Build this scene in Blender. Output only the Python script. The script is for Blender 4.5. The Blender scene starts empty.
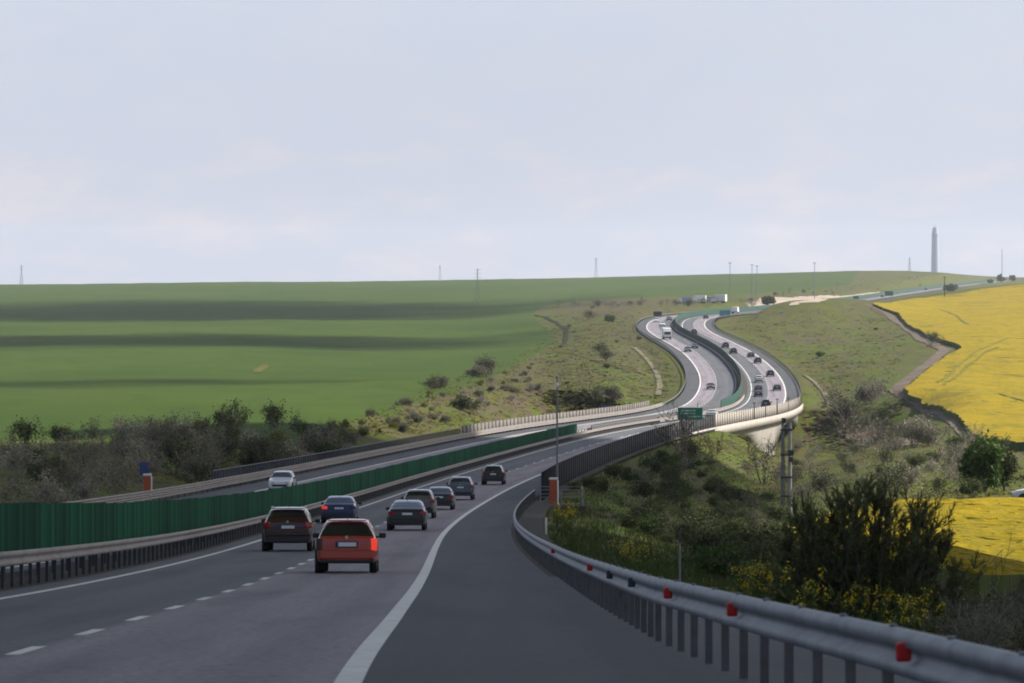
import bpy, bmesh, math, random
import numpy as np
from mathutils import Vector, Matrix
from mathutils.bvhtree import BVHTree
from mathutils.geometry import delaunay_2d_cdt
R=math.radians
scene=bpy.context.scene
C=scene.collection
rnd=random.Random(7); nr=np.random.default_rng(7)

# ------------------------------------------------------------------ camera, sky, sun, exposure
F=4267.0; CX=512.0; YH=283.0            # focal length in pixels of a 1024 px frame (150 mm lens), horizon row
cd=bpy.data.cameras.new('camera'); cam=bpy.data.objects.new('camera',cd); C.objects.link(cam)
cd.lens=150.0; cd.sensor_width=36.0; cd.clip_start=0.5; cd.clip_end=60000
PITCH=math.atan((341.5-YH)/F)
cam.location=(0,0,0); cam.rotation_euler=(R(90)-PITCH,0,0)
cd.dof.use_dof=True; cd.dof.focus_distance=260; cd.dof.aperture_fstop=7.0
scene.camera=cam
SUN_AZ,SUN_EL=R(72),R(42)               # clockwise from the view direction
SD=Vector((math.sin(SUN_AZ)*math.cos(SUN_EL),math.cos(SUN_AZ)*math.cos(SUN_EL),math.sin(SUN_EL)))
w=bpy.data.worlds.new('World'); scene.world=w; w.use_nodes=True
nt=w.node_tree; N=nt.nodes; Lk=nt.links
bg=N['Background']; bg.inputs[1].default_value=0.10
sky=N.new('ShaderNodeTexSky'); sky.sky_type='NISHITA'; sky.sun_disc=False
sky.sun_elevation=SUN_EL; sky.sun_rotation=SUN_AZ; sky.air_density=1.0; sky.dust_density=3.0; sky.ozone_density=2.0
tc=N.new('ShaderNodeTexCoord'); mp=N.new('ShaderNodeMapping'); mp.inputs['Scale'].default_value=(38,38,110)
no=N.new('ShaderNodeTexNoise'); no.inputs['Scale'].default_value=1.0; no.inputs['Detail'].default_value=7; no.inputs['Roughness'].default_value=.6
rp=N.new('ShaderNodeValToRGB'); rp.color_ramp.elements[0].position=.47; rp.color_ramp.elements[1].position=.66
mx=N.new('ShaderNodeMixRGB'); mx.inputs[2].default_value=(4.65,4.25,4.25,1)
sc_=N.new('ShaderNodeMath'); sc_.operation='MULTIPLY'; sc_.inputs[1].default_value=.55
pw=N.new('ShaderNodeMixRGB'); pw.inputs[0].default_value=.55; pw.inputs[2].default_value=(3.8,4.12,4.95,1)   # thin veil of high cloud
Lk.new(tc.outputs['Generated'],mp.inputs[0]); Lk.new(mp.outputs[0],no.inputs['Vector']); Lk.new(no.outputs['Fac'],rp.inputs[0])

lw=N.new('ShaderNodeMapRange'); lw.inputs[1].default_value=.012; lw.inputs[2].default_value=.045; lw.inputs[3].default_value=1.0; lw.inputs[4].default_value=.30    # more cloud low over the horizon
lm=N.new('ShaderNodeMath'); lm.operation='MULTIPLY'; sx0=N.new('ShaderNodeSeparateXYZ'); Lk.new(tc.outputs['Generated'],sx0.inputs[0]); Lk.new(sx0.outputs['Z'],lw.inputs[0]); Lk.new(rp.outputs[0],lm.inputs[0]); Lk.new(lw.outputs[0],lm.inputs[1]); Lk.new(lm.outputs[0],sc_.inputs[0]); Lk.new(sc_.outputs[0],mx.inputs[0]); Lk.new(sky.outputs[0],pw.inputs[1]); Lk.new(pw.outputs[0],mx.inputs[1]); 
sx=N.new('ShaderNodeSeparateXYZ'); ze=N.new('ShaderNodeMapRange'); ze.inputs[1].default_value=.08; ze.inputs[2].default_value=.6; ze.inputs[3].default_value=.86; ze.inputs[4].default_value=0.0   # the veil is thick at the horizon and thin overhead
Lk.new(tc.outputs['Generated'],sx.inputs[0]); Lk.new(sx.outputs['Z'],ze.inputs[0]); Lk.new(ze.outputs[0],pw.inputs[0]); Lk.new(mx.outputs[0],bg.inputs[0])
sl=bpy.data.lights.new('sun','SUN'); sl.energy=5.0; sl.angle=R(.6); sl.color=(1,.93,.82)
so=bpy.data.objects.new('sun',sl); C.objects.link(so); so.rotation_euler=SD.to_track_quat('Z','Y').to_euler(); so.location=(300,100,300)
vs=scene.view_settings; vs.view_transform='Standard'; vs.look='None'; vs.exposure=0.8; vs.gamma=1
cy=scene.cycles; cy.max_bounces=6; cy.diffuse_bounces=3; cy.glossy_bounces=3; cy.transmission_bounces=4; cy.transparent_max_bounces=40; cy.volume_bounces=0
cy.use_denoising=True; cy.filter_width=1.9
try: cy.denoiser='OPENIMAGEDENOISE'
except Exception: pass

# ------------------------------------------------------------------ helpers
def tag(o,label=None,cat=None,group=None,kind=None):
    if label: o['label']=label
    if cat: o['category']=cat
    if group: o['group']=group
    if kind: o['kind']=kind
    return o
def empty(name,loc=(0,0,0),rz=0.0):
    o=bpy.data.objects.new(name,None); C.objects.link(o); o.location=loc; o.rotation_euler=(0,0,rz); o.empty_display_size=.3
    return o
class MB:
    def __init__(s): s.v=[]; s.f=[]; s.m=[]; s.uv=[]
    def add(s,vs_,fs,mi=0):
        b=len(s.v); s.v+= [tuple(p) for p in vs_]; s.f+=[tuple(i+b for i in f) for f in fs]; s.m+=[mi]*len(fs)
    def box(s,c,d,mi=0,rz=0.0,M=None):
        x,y,z=d[0]/2,d[1]/2,d[2]/2
        P=[Vector(p) for p in ((-x,-y,-z),(x,-y,-z),(x,y,-z),(-x,y,-z),(-x,-y,z),(x,-y,z),(x,y,z),(-x,y,z))]
        if rz: q=Matrix.Rotation(rz,3,'Z'); P=[q@p for p in P]
        if M: P=[M@p for p in P]
        c=Vector(c)
        s.add([p+c for p in P],[(0,3,2,1),(4,5,6,7),(0,1,5,4),(1,2,6,5),(2,3,7,6),(3,0,4,7)],mi)
    def rbox(s,c,d,b=.02,mi=0,rz=0.0):
        bm=bmesh.new(); bmesh.ops.create_cube(bm,size=1)
        for v in bm.verts: v.co=Vector((v.co.x*d[0],v.co.y*d[1],v.co.z*d[2]))
        bmesh.ops.bevel(bm,geom=bm.edges[:],offset=b,segments=2,affect='EDGES',profile=.5)
        q=Matrix.Rotation(rz,3,'Z'); c=Vector(c); bm.verts.index_update()
        s.add([q@v.co+c for v in bm.verts],[[v.index for v in f.verts] for f in bm.faces],mi); bm.free()
    def tube(s,pts,rad,n=6,mi=0,cap=True):
        pts=[Vector(p) for p in pts]; rr=rad if isinstance(rad,(list,tuple)) else [rad]*len(pts)
        V=[];Fc=[]
        for i,p in enumerate(pts):
            t=(pts[min(i+1,len(pts)-1)]-pts[max(i-1,0)]).normalized()
            a=t.orthogonal().normalized() if abs(t.z)<.95 else Vector((1,0,0))
            a=(a-t*a.dot(t)).normalized(); b=t.cross(a)
            for k in range(n):
                an=2*math.pi*k/n; V.append(p+(a*math.cos(an)+b*math.sin(an))*rr[i])
        for i in range(len(pts)-1):
            for k in range(n): Fc.append((i*n+k,i*n+(k+1)%n,(i+1)*n+(k+1)%n,(i+1)*n+k))
        if cap: Fc.append(tuple(range(n-1,-1,-1))); Fc.append(tuple((len(pts)-1)*n+k for k in range(n)))
        s.add(V,Fc,mi)
    def lathe(s,prof,n=16,c=(0,0,0),axis='Z',mi=0):
        V=[];Fc=[];c=Vector(c)
        for r_,h in prof:
            for k in range(n):
                a=2*math.pi*k/n; p=(r_*math.cos(a),r_*math.sin(a),h)
                if axis=='X': p=(p[2],p[0],p[1])
                if axis=='Y': p=(p[0],p[2],p[1])
                V.append(c+Vector(p))
        for i in range(len(prof)-1):
            for k in range(n): Fc.append((i*n+k,i*n+(k+1)%n,(i+1)*n+(k+1)%n,(i+1)*n+k))
        Fc.append(tuple(range(n))[::-1]); Fc.append(tuple((len(prof)-1)*n+k for k in range(n)))
        s.add(V,Fc,mi)
    def build(s,name,mats,parent=None,smooth=False,loc=None):
        me=bpy.data.meshes.new(name); me.from_pydata(s.v,[],s.f)
        for m in (mats if isinstance(mats,(list,tuple)) else [mats]): me.materials.append(m)
        if any(s.m): me.polygons.foreach_set('material_index',s.m)
        if smooth: me.polygons.foreach_set('use_smooth',[True]*len(s.f))
        if s.uv:
            ul=me.uv_layers.new(name='UVMap'); li=np.empty(len(me.loops),int); me.loops.foreach_get('vertex_index',li)
            ul.data.foreach_set('uv',np.asarray(s.uv,float)[li].ravel())
        me.update()
        o=bpy.data.objects.new(name,me); C.objects.link(o)
        if parent: o.parent=parent
        if loc is not None: o.location=loc
        return o
def npmesh(name,V,Q,mat,parent=None,smooth=False,uv=None,attr=None):
    V=np.asarray(V,np.float32); Q=np.asarray(Q,np.int32); k=Q.shape[1]
    me=bpy.data.meshes.new(name); me.vertices.add(len(V)); me.vertices.foreach_set('co',V.ravel())
    me.loops.add(Q.size); me.loops.foreach_set('vertex_index',Q.ravel())
    me.polygons.add(len(Q)); me.polygons.foreach_set('loop_start',np.arange(0,Q.size,k,dtype=np.int32))
    me.polygons.foreach_set('loop_total',np.full(len(Q),k,np.int32))
    if smooth: me.polygons.foreach_set('use_smooth',np.ones(len(Q),bool))
    for m in (mat if isinstance(mat,(list,tuple)) else [mat]): me.materials.append(m)
    if uv is not None:
        ul=me.uv_layers.new(name='UVMap'); ul.data.foreach_set('uv',np.asarray(uv,np.float32)[Q.ravel()].ravel())
    for an,av in (attr or {}).items():
        a=me.attributes.new(an,'FLOAT','POINT'); a.data.foreach_set('value',np.asarray(av,np.float32))
    me.validate(); me.update()
    o=bpy.data.objects.new(name,me); C.objects.link(o)
    if parent: o.parent=parent
    return o
def dup(root,loc,rz,scale=None,label=None,group=None):
    r=root.copy(); C.objects.link(r); r.location=loc; r.rotation_euler=(0,0,rz)
    if scale is not None: r.scale=scale if isinstance(scale,tuple) else (scale,)*3
    if label: r['label']=label
    if group: r['group']=group
    for ch in list(root.children):
        c=ch.copy(); C.objects.link(c); c.parent=r
        for g in ch.children:
            d=g.copy(); C.objects.link(d); d.parent=c
    return r

# ------------------------------------------------------------------ materials
def pmat(name,col,rough=.6,metal=0.0,spec=.5,coat=0.0,noise=None,bump=0.0,bscale=20.0,emit=None):
    """plain or noise-mottled surface; noise=(second colour, scale, low, high)"""
    m=bpy.data.materials.new(name); m.use_nodes=True; t=m.node_tree; b=t.nodes['Principled BSDF']
    b.inputs['Base Color'].default_value=(*col,1); b.inputs['Roughness'].default_value=rough; b.inputs['Metallic'].default_value=metal
    b.inputs['Specular IOR Level'].default_value=spec
    if coat: b.inputs['Coat Weight'].default_value=coat; b.inputs['Coat Roughness'].default_value=.06
    if emit: b.inputs['Emission Color'].default_value=(*emit[0],1); b.inputs['Emission Strength'].default_value=emit[1]
    tcn=t.nodes.new('ShaderNodeTexCoord')
    if noise:
        n=t.nodes.new('ShaderNodeTexNoise'); n.inputs['Scale'].default_value=noise[1]; n.inputs['Detail'].default_value=6; n.inputs['Roughness'].default_value=.65
        r=t.nodes.new('ShaderNodeMapRange'); r.inputs[1].default_value=noise[2]; r.inputs[2].default_value=noise[3]
        x=t.nodes.new('ShaderNodeMixRGB'); x.inputs[1].default_value=(*col,1); x.inputs[2].default_value=(*noise[0],1)
        t.links.new(tcn.outputs['Object'],n.inputs['Vector']); t.links.new(n.outputs['Fac'],r.inputs[0]); t.links.new(r.outputs[0],x.inputs[0]); t.links.new(x.outputs[0],b.inputs['Base Color'])
    if bump:
        n=t.nodes.new('ShaderNodeTexNoise'); n.inputs['Scale'].default_value=bscale; n.inputs['Detail'].default_value=5
        bu=t.nodes.new('ShaderNodeBump'); bu.inputs['Strength'].default_value=bump; bu.inputs['Distance'].default_value=.05
        t.links.new(tcn.outputs['Object'],n.inputs['Vector']); t.links.new(n.outputs['Fac'],bu.inputs['Height']); t.links.new(bu.outputs[0],b.inputs['Normal'])
    return m
def asphalt(name,col,col2,track=0.0):
    """UV = (metres along, metres across): fine grain, long wear streaks, patches"""
    m=bpy.data.materials.new(name); m.use_nodes=True; t=m.node_tree; b=t.nodes['Principled BSDF']; b.inputs['Roughness'].default_value=.82; b.inputs['Specular IOR Level'].default_value=.35
    u=t.nodes.new('ShaderNodeTexCoord')
    def nz(sx,sy,det,lo,hi):
        mpn=t.nodes.new('ShaderNodeMapping'); mpn.inputs['Scale'].default_value=(sx,sy,1); t.links.new(u.outputs['UV'],mpn.inputs[0])
        n=t.nodes.new('ShaderNodeTexNoise'); n.inputs['Scale'].default_value=1; n.inputs['Detail'].default_value=det; t.links.new(mpn.outputs[0],n.inputs['Vector'])
        r=t.nodes.new('ShaderNodeMapRange'); r.inputs[1].default_value=lo; r.inputs[2].default_value=hi; t.links.new(n.outputs['Fac'],r.inputs[0]); return r.outputs[0]
    x=t.nodes.new('ShaderNodeMixRGB'); x.inputs[1].default_value=(*col,1); x.inputs[2].default_value=(*col2,1); t.links.new(nz(.02,1.3,5,.3,.7),x.inputs[0])
    y=t.nodes.new('ShaderNodeMixRGB'); y.blend_type='MULTIPLY'; y.inputs[2].default_value=(.56,.56,.59,1); t.links.new(x.outputs[0],y.inputs[1]); t.links.new(nz(.05,.5,4,.5,.75),y.inputs[0])
    z=t.nodes.new('ShaderNodeMixRGB'); z.blend_type='MULTIPLY'; z.inputs[2].default_value=(.6,.6,.6,1); t.links.new(y.outputs[0],z.inputs[1]); t.links.new(nz(7,9,4,.42,.72),z.inputs[0])
    # wheel tracks: two polished bands per lane
    sp=t.nodes.new('ShaderNodeSeparateXYZ'); t.links.new(u.outputs['UV'],sp.inputs[0])
    def mth(op,a,bv): q=t.nodes.new('ShaderNodeMath'); q.operation=op; t.links.new(a,q.inputs[0]); q.inputs[1].default_value=bv; return q.outputs[0]
    sn=mth('SINE',mth('MULTIPLY',mth('SUBTRACT',sp.outputs['Y'],.45),6.2832/1.875),0); tk=t.nodes.new('ShaderNodeMapRange'); tk.inputs[1].default_value=-.3; tk.inputs[2].default_value=1; tk.inputs[4].default_value=track; t.links.new(sn,tk.inputs[0])
    w2=t.nodes.new('ShaderNodeMixRGB'); w2.blend_type='MULTIPLY'; w2.inputs[2].default_value=(.55,.55,.57,1); t.links.new(z.outputs[0],w2.inputs[1]); t.links.new(tk.outputs[0],w2.inputs[0])
    # cracks and sealed joints
    vo_=t.nodes.new('ShaderNodeTexVoronoi'); vo_.feature='DISTANCE_TO_EDGE'; mq=t.nodes.new('ShaderNodeMapping'); mq.inputs['Scale'].default_value=(.06,.30,1); t.links.new(u.outputs['UV'],mq.inputs[0])
    dn=t.nodes.new('ShaderNodeTexNoise'); dn.inputs['Scale'].default_value=.8; dn.inputs['Detail'].default_value=4; t.links.new(u.outputs['UV'],dn.inputs['Vector']); ad=t.nodes.new('ShaderNodeVectorMath'); ad.operation='MULTIPLY_ADD'; ad.inputs[1].default_value=(.5,.5,0); t.links.new(dn.outputs['Color'],ad.inputs[0]); t.links.new(mq.outputs[0],ad.inputs[2]); t.links.new(ad.outputs[0],vo_.inputs['Vector'])
    cr=t.nodes.new('ShaderNodeMapRange'); cr.inputs[1].default_value=.006; cr.inputs[2].default_value=.016; cr.inputs[3].default_value=.55; cr.inputs[4].default_value=0; t.links.new(vo_.outputs['Distance'],cr.inputs[0])
    w3=t.nodes.new('ShaderNodeMixRGB'); w3.blend_type='MULTIPLY'; w3.inputs[2].default_value=(.45,.45,.47,1); t.links.new(w2.outputs[0],w3.inputs[1]); t.links.new(cr.outputs[0],w3.inputs[0])
    t.links.new(w3.outputs[0],b.inputs['Base Color'])
    bu=t.nodes.new('ShaderNodeBump'); bu.inputs['Strength'].default_value=.25; bu.inputs['Distance'].default_value=.01; t.links.new(nz(25,30,2,0,1),bu.inputs['Height']); t.links.new(bu.outputs[0],b.inputs['Normal'])
    return m
def leafmat(name,c1,c2,c3=None,transl=.25,rough=.7):
    """every leaf (mesh island) its own mix of the given colours"""
    m=bpy.data.materials.new(name); m.use_nodes=True; t=m.node_tree; b=t.nodes['Principled BSDF']; b.inputs['Roughness'].default_value=rough; b.inputs['Specular IOR Level'].default_value=.2
    g=t.nodes.new('ShaderNodeNewGeometry'); r=t.nodes.new('ShaderNodeValToRGB'); e=r.color_ramp.elements
    e[0].color=(*c1,1); e[1].color=(*c2,1)
    if c3: k=e.new(.55); k.color=(*c3,1)
    t.links.new(g.outputs['Random Per Island'],r.inputs[0])
    oi=t.nodes.new('ShaderNodeObjectInfo'); hs=t.nodes.new('ShaderNodeHueSaturation'); mr=t.nodes.new('ShaderNodeMapRange'); mr.inputs[3].default_value=.75; mr.inputs[4].default_value=1.25
    t.links.new(oi.outputs['Random'],mr.inputs[0]); t.links.new(mr.outputs[0],hs.inputs['Value']); t.links.new(r.outputs[0],hs.inputs['Color']); t.links.new(hs.outputs[0],b.inputs['Base Color'])
    if transl:
        tr=t.nodes.new('ShaderNodeBsdfTranslucent'); ms=t.nodes.new('ShaderNodeMixShader'); ms.inputs[0].default_value=transl
        t.links.new(hs.outputs[0],tr.inputs[0]); t.links.new(b.outputs[0],ms.inputs[1]); t.links.new(tr.outputs[0],ms.inputs[2]); t.links.new(ms.outputs[0],t.nodes['Material Output'].inputs[0])
    return m
def groundmat(name,stops,mixes,bump=.6):
    """stops: colours; mixes: list of (index colour, (sx,sy,sz) scale, lo, hi, attr or None) laid one over another"""
    m=bpy.data.materials.new(name); m.use_nodes=True; t=m.node_tree; b=t.nodes['Principled BSDF']; b.inputs['Roughness'].default_value=.95; b.inputs['Specular IOR Level'].default_value=.1
    u=t.nodes.new('ShaderNodeTexCoord'); cur=None
    for ci,scl,lo,hi,at in mixes:
        mpn=t.nodes.new('ShaderNodeMapping'); mpn.inputs['Scale'].default_value=scl; t.links.new(u.outputs['Object'],mpn.inputs[0])
        n=t.nodes.new('ShaderNodeTexNoise'); n.inputs['Scale'].default_value=1; n.inputs['Detail'].default_value=6; n.inputs['Roughness'].default_value=.65; n.inputs['Distortion'].default_value=.4; t.links.new(mpn.outputs[0],n.inputs['Vector'])
        r=t.nodes.new('ShaderNodeMapRange'); r.inputs[1].default_value=lo; r.inputs[2].default_value=hi
        src=n.outputs['Fac']
        if at:
            a=t.nodes.new('ShaderNodeAttribute'); a.attribute_name=at
            ad=t.nodes.new('ShaderNodeMath'); ad.operation='ADD'; t.links.new(src,ad.inputs[0]); t.links.new(a.outputs['Fac'],ad.inputs[1]); src=ad.outputs[0]
        t.links.new(src,r.inputs[0])
        x=t.nodes.new('ShaderNodeMixRGB'); x.inputs[2].default_value=(*stops[ci],1)
        if cur is None: x.inputs[1].default_value=(*stops[0],1)
        else: t.links.new(cur,x.inputs[1])
        t.links.new(r.outputs[0],x.inputs[0]); cur=x.outputs[0]
    t.links.new(cur,b.inputs['Base Color'])
    if bump:
        n=t.nodes.new('ShaderNodeTexNoise'); n.inputs['Scale'].default_value=1.3; n.inputs['Detail'].default_value=6; t.links.new(u.outputs['Object'],n.inputs['Vector'])
        bu=t.nodes.new('ShaderNodeBump'); bu.inputs['Strength'].default_value=bump; bu.inputs['Distance'].default_value=.3; t.links.new(n.outputs['Fac'],bu.inputs['Height']); t.links.new(bu.outputs[0],b.inputs['Normal'])
    return m

M={}
M['shoulder']=asphalt('asphalt_shoulder',(.062,.067,.074),(.044,.049,.056))
M['slow']=asphalt('asphalt_slow_lane',(.248,.224,.250),(.190,.173,.194),.35)
M['fast']=asphalt('asphalt_fast_lane',(.105,.111,.124),(.078,.084,.096),.30)
M['paint']=pmat('white_road_paint',(.62,.62,.60),.7,noise=((.42,.42,.41),3.0,.45,.75))
M['seam']=pmat('tar_seam',(.16,.15,.155),.8)
M['gravel']=pmat('gravel',(.075,.072,.068),.95,spec=.05,noise=((.06,.06,.055),1.5,.35,.7),bump=.5,bscale=9)
M['galv']=pmat('galvanised_steel',(.25,.26,.28),.6,metal=.25,noise=((.15,.157,.172),2.0,.4,.7))
M['galv_old']=pmat('weathered_steel_rail',(.29,.27,.26),.8,spec=.2,metal=.0,noise=((.21,.19,.18),1.2,.4,.72))
M['post']=pmat('dull_steel_post',(.11,.108,.11),.6,metal=.3,noise=((.07,.066,.066),3,.4,.7))
M['darkpost']=pmat('dark_steel',(.05,.052,.06),.55,metal=.3)
M['red']=pmat('red_reflector',(.55,.015,.012),.3)
M['green']=leafmat('green_fence_panel',(.003,.050,.026),(.012,.112,.058),(.005,.074,.036),0,.75)
M['greenfar']=pmat('green_fence_panel_far',(.006,.065,.045),.7,noise=((.004,.045,.034),.8,.4,.65))
M['screen']=pmat('dark_mesh_screen',(.036,.037,.041),.85,spec=.15,noise=((.026,.027,.030),1.2,.4,.6))
M['panel']=pmat('grey_screen_panel',(.165,.152,.142),.85,spec=.15,noise=((.10,.093,.088),.8,.42,.6))
M['panel2']=pmat('pale_screen_panel',(.33,.305,.28),.85,spec=.15,noise=((.24,.22,.20),1.6,.42,.6))
M['concrete']=pmat('concrete',(.36,.335,.305),.9,spec=.15,noise=((.29,.27,.25),.25,.35,.75))
M['concrete_pole']=pmat('concrete_pole',(.34,.33,.31),.9,noise=((.24,.23,.22),2,.4,.7))
M['pole']=pmat('grey_painted_steel',(.16,.17,.18),.5,metal=.3)
M['white']=pmat('white_paint',(.78,.78,.77),.5)
M['offwhite']=pmat('offwhite_plate',(.66,.67,.68),.5)
M['orange']=pmat('orange_plastic',(.42,.075,.025),.5)
M['signgreen']=pmat('sign_green',(.0,.17,.115),.45)
M['signblue']=pmat('sign_blue',(.02,.05,.16),.5)
M['glass']=pmat('car_glass',(.012,.014,.017),.06,spec=.7)
M['tyre']=pmat('tyre',(.012,.012,.012),.85)
M['rim']=pmat('rim',(.35,.35,.36),.35,metal=.8)
M['blackplastic']=pmat('black_plastic',(.018,.018,.02),.6)
M['taillight']=pmat('tail_lamp_red',(.30,.01,.012),.2,coat=.6)
M['tailglint']=pmat('tail_lamp_glint',(.7,.03,.02),.25,coat=.5,emit=((1,.06,.03),.35))  # sun's reflection in the lamp, put in as brighter red and a glow
M['darklamp']=pmat('tail_lamp_dark',(.05,.012,.012),.25,coat=.5)
M['headlamp']=pmat('head_lamp',(.6,.62,.65),.15,coat=.6)
M['bark']=pmat('bark',(.05,.04,.033),.9,noise=((.09,.075,.062),4,.4,.7))
M['hazyblue']=pmat('tower_haze_tint',(.36,.41,.50),.7)  # bluish air haze put into the tower's own colour
# ------------------------------------------------------------------ road alignment (x, y, z of the right-hand edge line)
ROAD=[(1.00,-60.0,0.60),(0.40,-30.0,-0.40),(-0.30,-5.0,-1.40),(-1.00,18.0,-2.50),(-1.46,38.4,-3.57),(-1.75,63.4,-4.97),(-2.01,88.4,-6.35),(-2.30,113.4,-7.66),(-2.62,138.4,-8.91),(-2.91,163.4,-10.09),(-3.11,188.4,-11.20),(-3.13,213.4,-12.24),(-2.95,238.4,-13.21),(-2.57,263.4,-14.10),(-2.00,288.4,-14.93),(-1.26,313.4,-15.69),(-0.35,338.4,-16.39),(0.78,363.3,-17.04),(2.14,388.3,-17.63),(3.74,413.2,-18.17),(5.55,438.2,-18.66),(7.52,463.1,-19.11),(9.62,488.0,-19.53),(11.89,512.9,-19.92),(14.34,537.8,-20.28),(17.01,562.6,-20.63),(19.91,587.5,-20.98),(23.04,612.3,-21.33),(26.38,637.1,-21.68),(29.87,661.8,-22.05),(33.47,686.5,-22.42),(37.12,711.3,-22.78),(40.70,736.0,-23.14),(44.12,760.8,-23.46),(47.28,785.6,-23.74),(50.11,810.4,-23.97),(52.59,835.3,-24.12),(54.74,860.2,-24.19),(56.65,885.1,-24.17),(58.37,910.1,-24.07),(59.95,935.0,-23.89),(61.39,960.0,-23.63),(62.68,984.9,-23.29),(63.79,1009.9,-22.89),(64.70,1034.9,-22.42),(65.41,1059.9,-21.91),(65.92,1084.9,-21.36),(66.25,1109.9,-20.77),(66.40,1134.9,-20.15),(66.36,1159.9,-19.52),(66.08,1184.9,-18.88),(65.55,1209.9,-18.25),(64.85,1234.9,-17.63),(64.06,1259.9,-17.03),(63.34,1284.8,-16.46),(62.77,1309.8,-15.93),(62.48,1334.8,-15.44),(62.52,1359.8,-14.99),(62.96,1384.8,-14.59),(63.74,1409.8,-14.23),(64.77,1434.8,-13.92),(65.98,1459.8,-13.65),(67.35,1484.7,-13.41),(68.88,1509.7,-13.22),(70.64,1534.6,-13.06),(72.66,1559.5,-12.93),(74.98,1584.4,-12.83),(77.60,1609.3,-12.75),(80.51,1634.1,-12.67),(83.69,1658.9,-12.60),(87.14,1683.7,-12.53),(90.84,1708.4,-12.46),(103.75,1785.0,-12.22),(156.50,2100.0,-10.63),(204.41,2450.0,-9.76),(262.49,2850.0,-7.68),(339.95,3350.0,-4.32),(437.86,3950.0,-0.46),(539.02,4600.0,2.16)]
KR=np.array(ROAD)
def herm(t,v,T):
    m=np.gradient(v,t); i=np.clip(np.searchsorted(t,T)-1,0,len(t)-2); h=t[i+1]-t[i]; q=(T-t[i])/h
    return (2*q**3-3*q*q+1)*v[i]+(q**3-2*q*q+q)*h*m[i]+(-2*q**3+3*q*q)*v[i+1]+(q**3-q*q)*h*m[i+1]
_t=np.r_[0,np.cumsum(np.hypot(*np.diff(KR[:,:2],axis=0).T))]; _t=_t-_t[4]
RS=np.r_[np.arange(_t[0],1300,2.),np.arange(1300,_t[-1]-1,5.)]
RX=herm(_t,KR[:,0],RS); RY=herm(_t,KR[:,1],RS); RZ=herm(_t,KR[:,2],RS)
RT=np.unwrap(np.arctan2(np.gradient(RX,RS),np.gradient(RY,RS)))
for _ in range(8): RT[1:-1]=.25*RT[:-2]+.5*RT[1:-1]+.25*RT[2:]
SMAX=RS[-1]
def road_pt(s,d,h=0.0):
    """point at chainage s, d metres left of the right edge line, h above the road"""
    s=np.asarray(s,float); x=np.interp(s,RS,RX); y=np.interp(s,RS,RY); z=np.interp(s,RS,RZ); t=np.interp(s,RS,RT)
    return np.stack([x-d*np.cos(t),y+d*np.sin(t),z+h+0*s],-1)
def road_dir(s): return float(np.interp(s,RS,RT))
def sd_of(x,y,pad=120):
    """nearest chainage and signed left offset for many points"""
    x=np.asarray(x,float);y=np.asarray(y,float); s=np.zeros(len(x)); d=np.full(len(x),1e4)
    idx=np.arange(0,len(RS),4); A=np.stack([RX[idx],RY[idx]],1).astype(np.float32)
    for a in range(0,len(x),20000):
        q=np.stack([x[a:a+20000],y[a:a+20000]],1).astype(np.float32)
        D=((q[:,None,:]-A[None])**2).sum(2); j=idx[D.argmin(1)]
        t=RT[j]; dx=x[a:a+20000]-RX[j]; dy=y[a:a+20000]-RY[j]
        al=dx*np.sin(t)+dy*np.cos(t); s[a:a+20000]=RS[j]+np.clip(al,-15,15)
        ss=s[a:a+20000]; t=np.interp(ss,RS,RT); dx=x[a:a+20000]-np.interp(ss,RS,RX); dy=y[a:a+20000]-np.interp(ss,RS,RY)
        lat=-dx*np.cos(t)+dy*np.sin(t); al=dx*np.sin(t)+dy*np.cos(t)
        d[a:a+20000]=np.sign(lat)*np.hypot(lat,al)
    return s,d

# ------------------------------------------------------------------ terrain: control heights (pixel row/column and distance of surveyed ground points), thin-plate surface
CP=[(0,437,480),(170,437,480),(330,427,540),(-250,440,480),(0,400,720),(250,400,720),(400,400,750),(-250,400,720),(0,370,1000),(250,370,1000),(450,370,1000),(-250,370,1000),
(0,345,1350),(250,345,1350),(500,345,1350),(-250,345,1350),(0,320,1900),(300,320,1900),(520,315,1950),(-250,321,1900),(0,301,2900),(300,300,2900),(550,295,2900),(-250,302,2900),
(0,284.5,4500),(250,282,4500),(512,279,4500),(700,275,4300),(880,271.5,4000),(950,274,4000),(-250,286,4500),(1100,276,4600),(1300,276,4600),
(0,292,7000),(512,289,7000),(1024,288,7000),(-250,293,7000),(1300,288,7000),
(420,425,640),(480,400,760),(560,400,800),(620,395,860),(560,360,1050),(640,360,1080),(640,385,930),(600,330,1400),(620,310,1700),(700,306,1850),(560,318,1700),
(740,475,640),(715,461,650),(742,463,690),(700,500,520),(760,440,760),(830,420,850),(650,520,400),(620,500,420),(600,520,330),(590,505,360),(640,560,220),(560,530,230),(700,572,160),(760,600,110),(850,640,95),(1000,660,90),(900,562,175),(1000,578,215),
(980,500,300),(820,520,300),(980,560,235),(830,530,280),(980,490,340),(900,470,430),(1000,470,430),(950,455,520),(1000,444,600),(880,440,650),(900,402,830),(850,392,950),(1000,402,820),(900,362,1100),(1000,362,1060),
(830,352,1200),(940,337,1300),(1020,332,1350),(860,320,1550),(900,307,1750),(1000,302,1900),(1024,284,2300),(1100,284,2300),(1300,290,2200),(1250,400,820),(1250,470,430),(1250,560,230),(960,291.5,2100),(870,304,1700),(760,314.5,1550),(800,305,1600),(840,302.5,1650),(760,332,1350),
(780,300,2200),(700,300,2300),(640,297,2400),(868,302.8,2250),(900,297.5,2500),(925,294.3,2700),(945,291.5,2950),(985,286.5,3350),(1015,284.5,3750),(1060,284,4200),(860,280,3400)]
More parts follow.
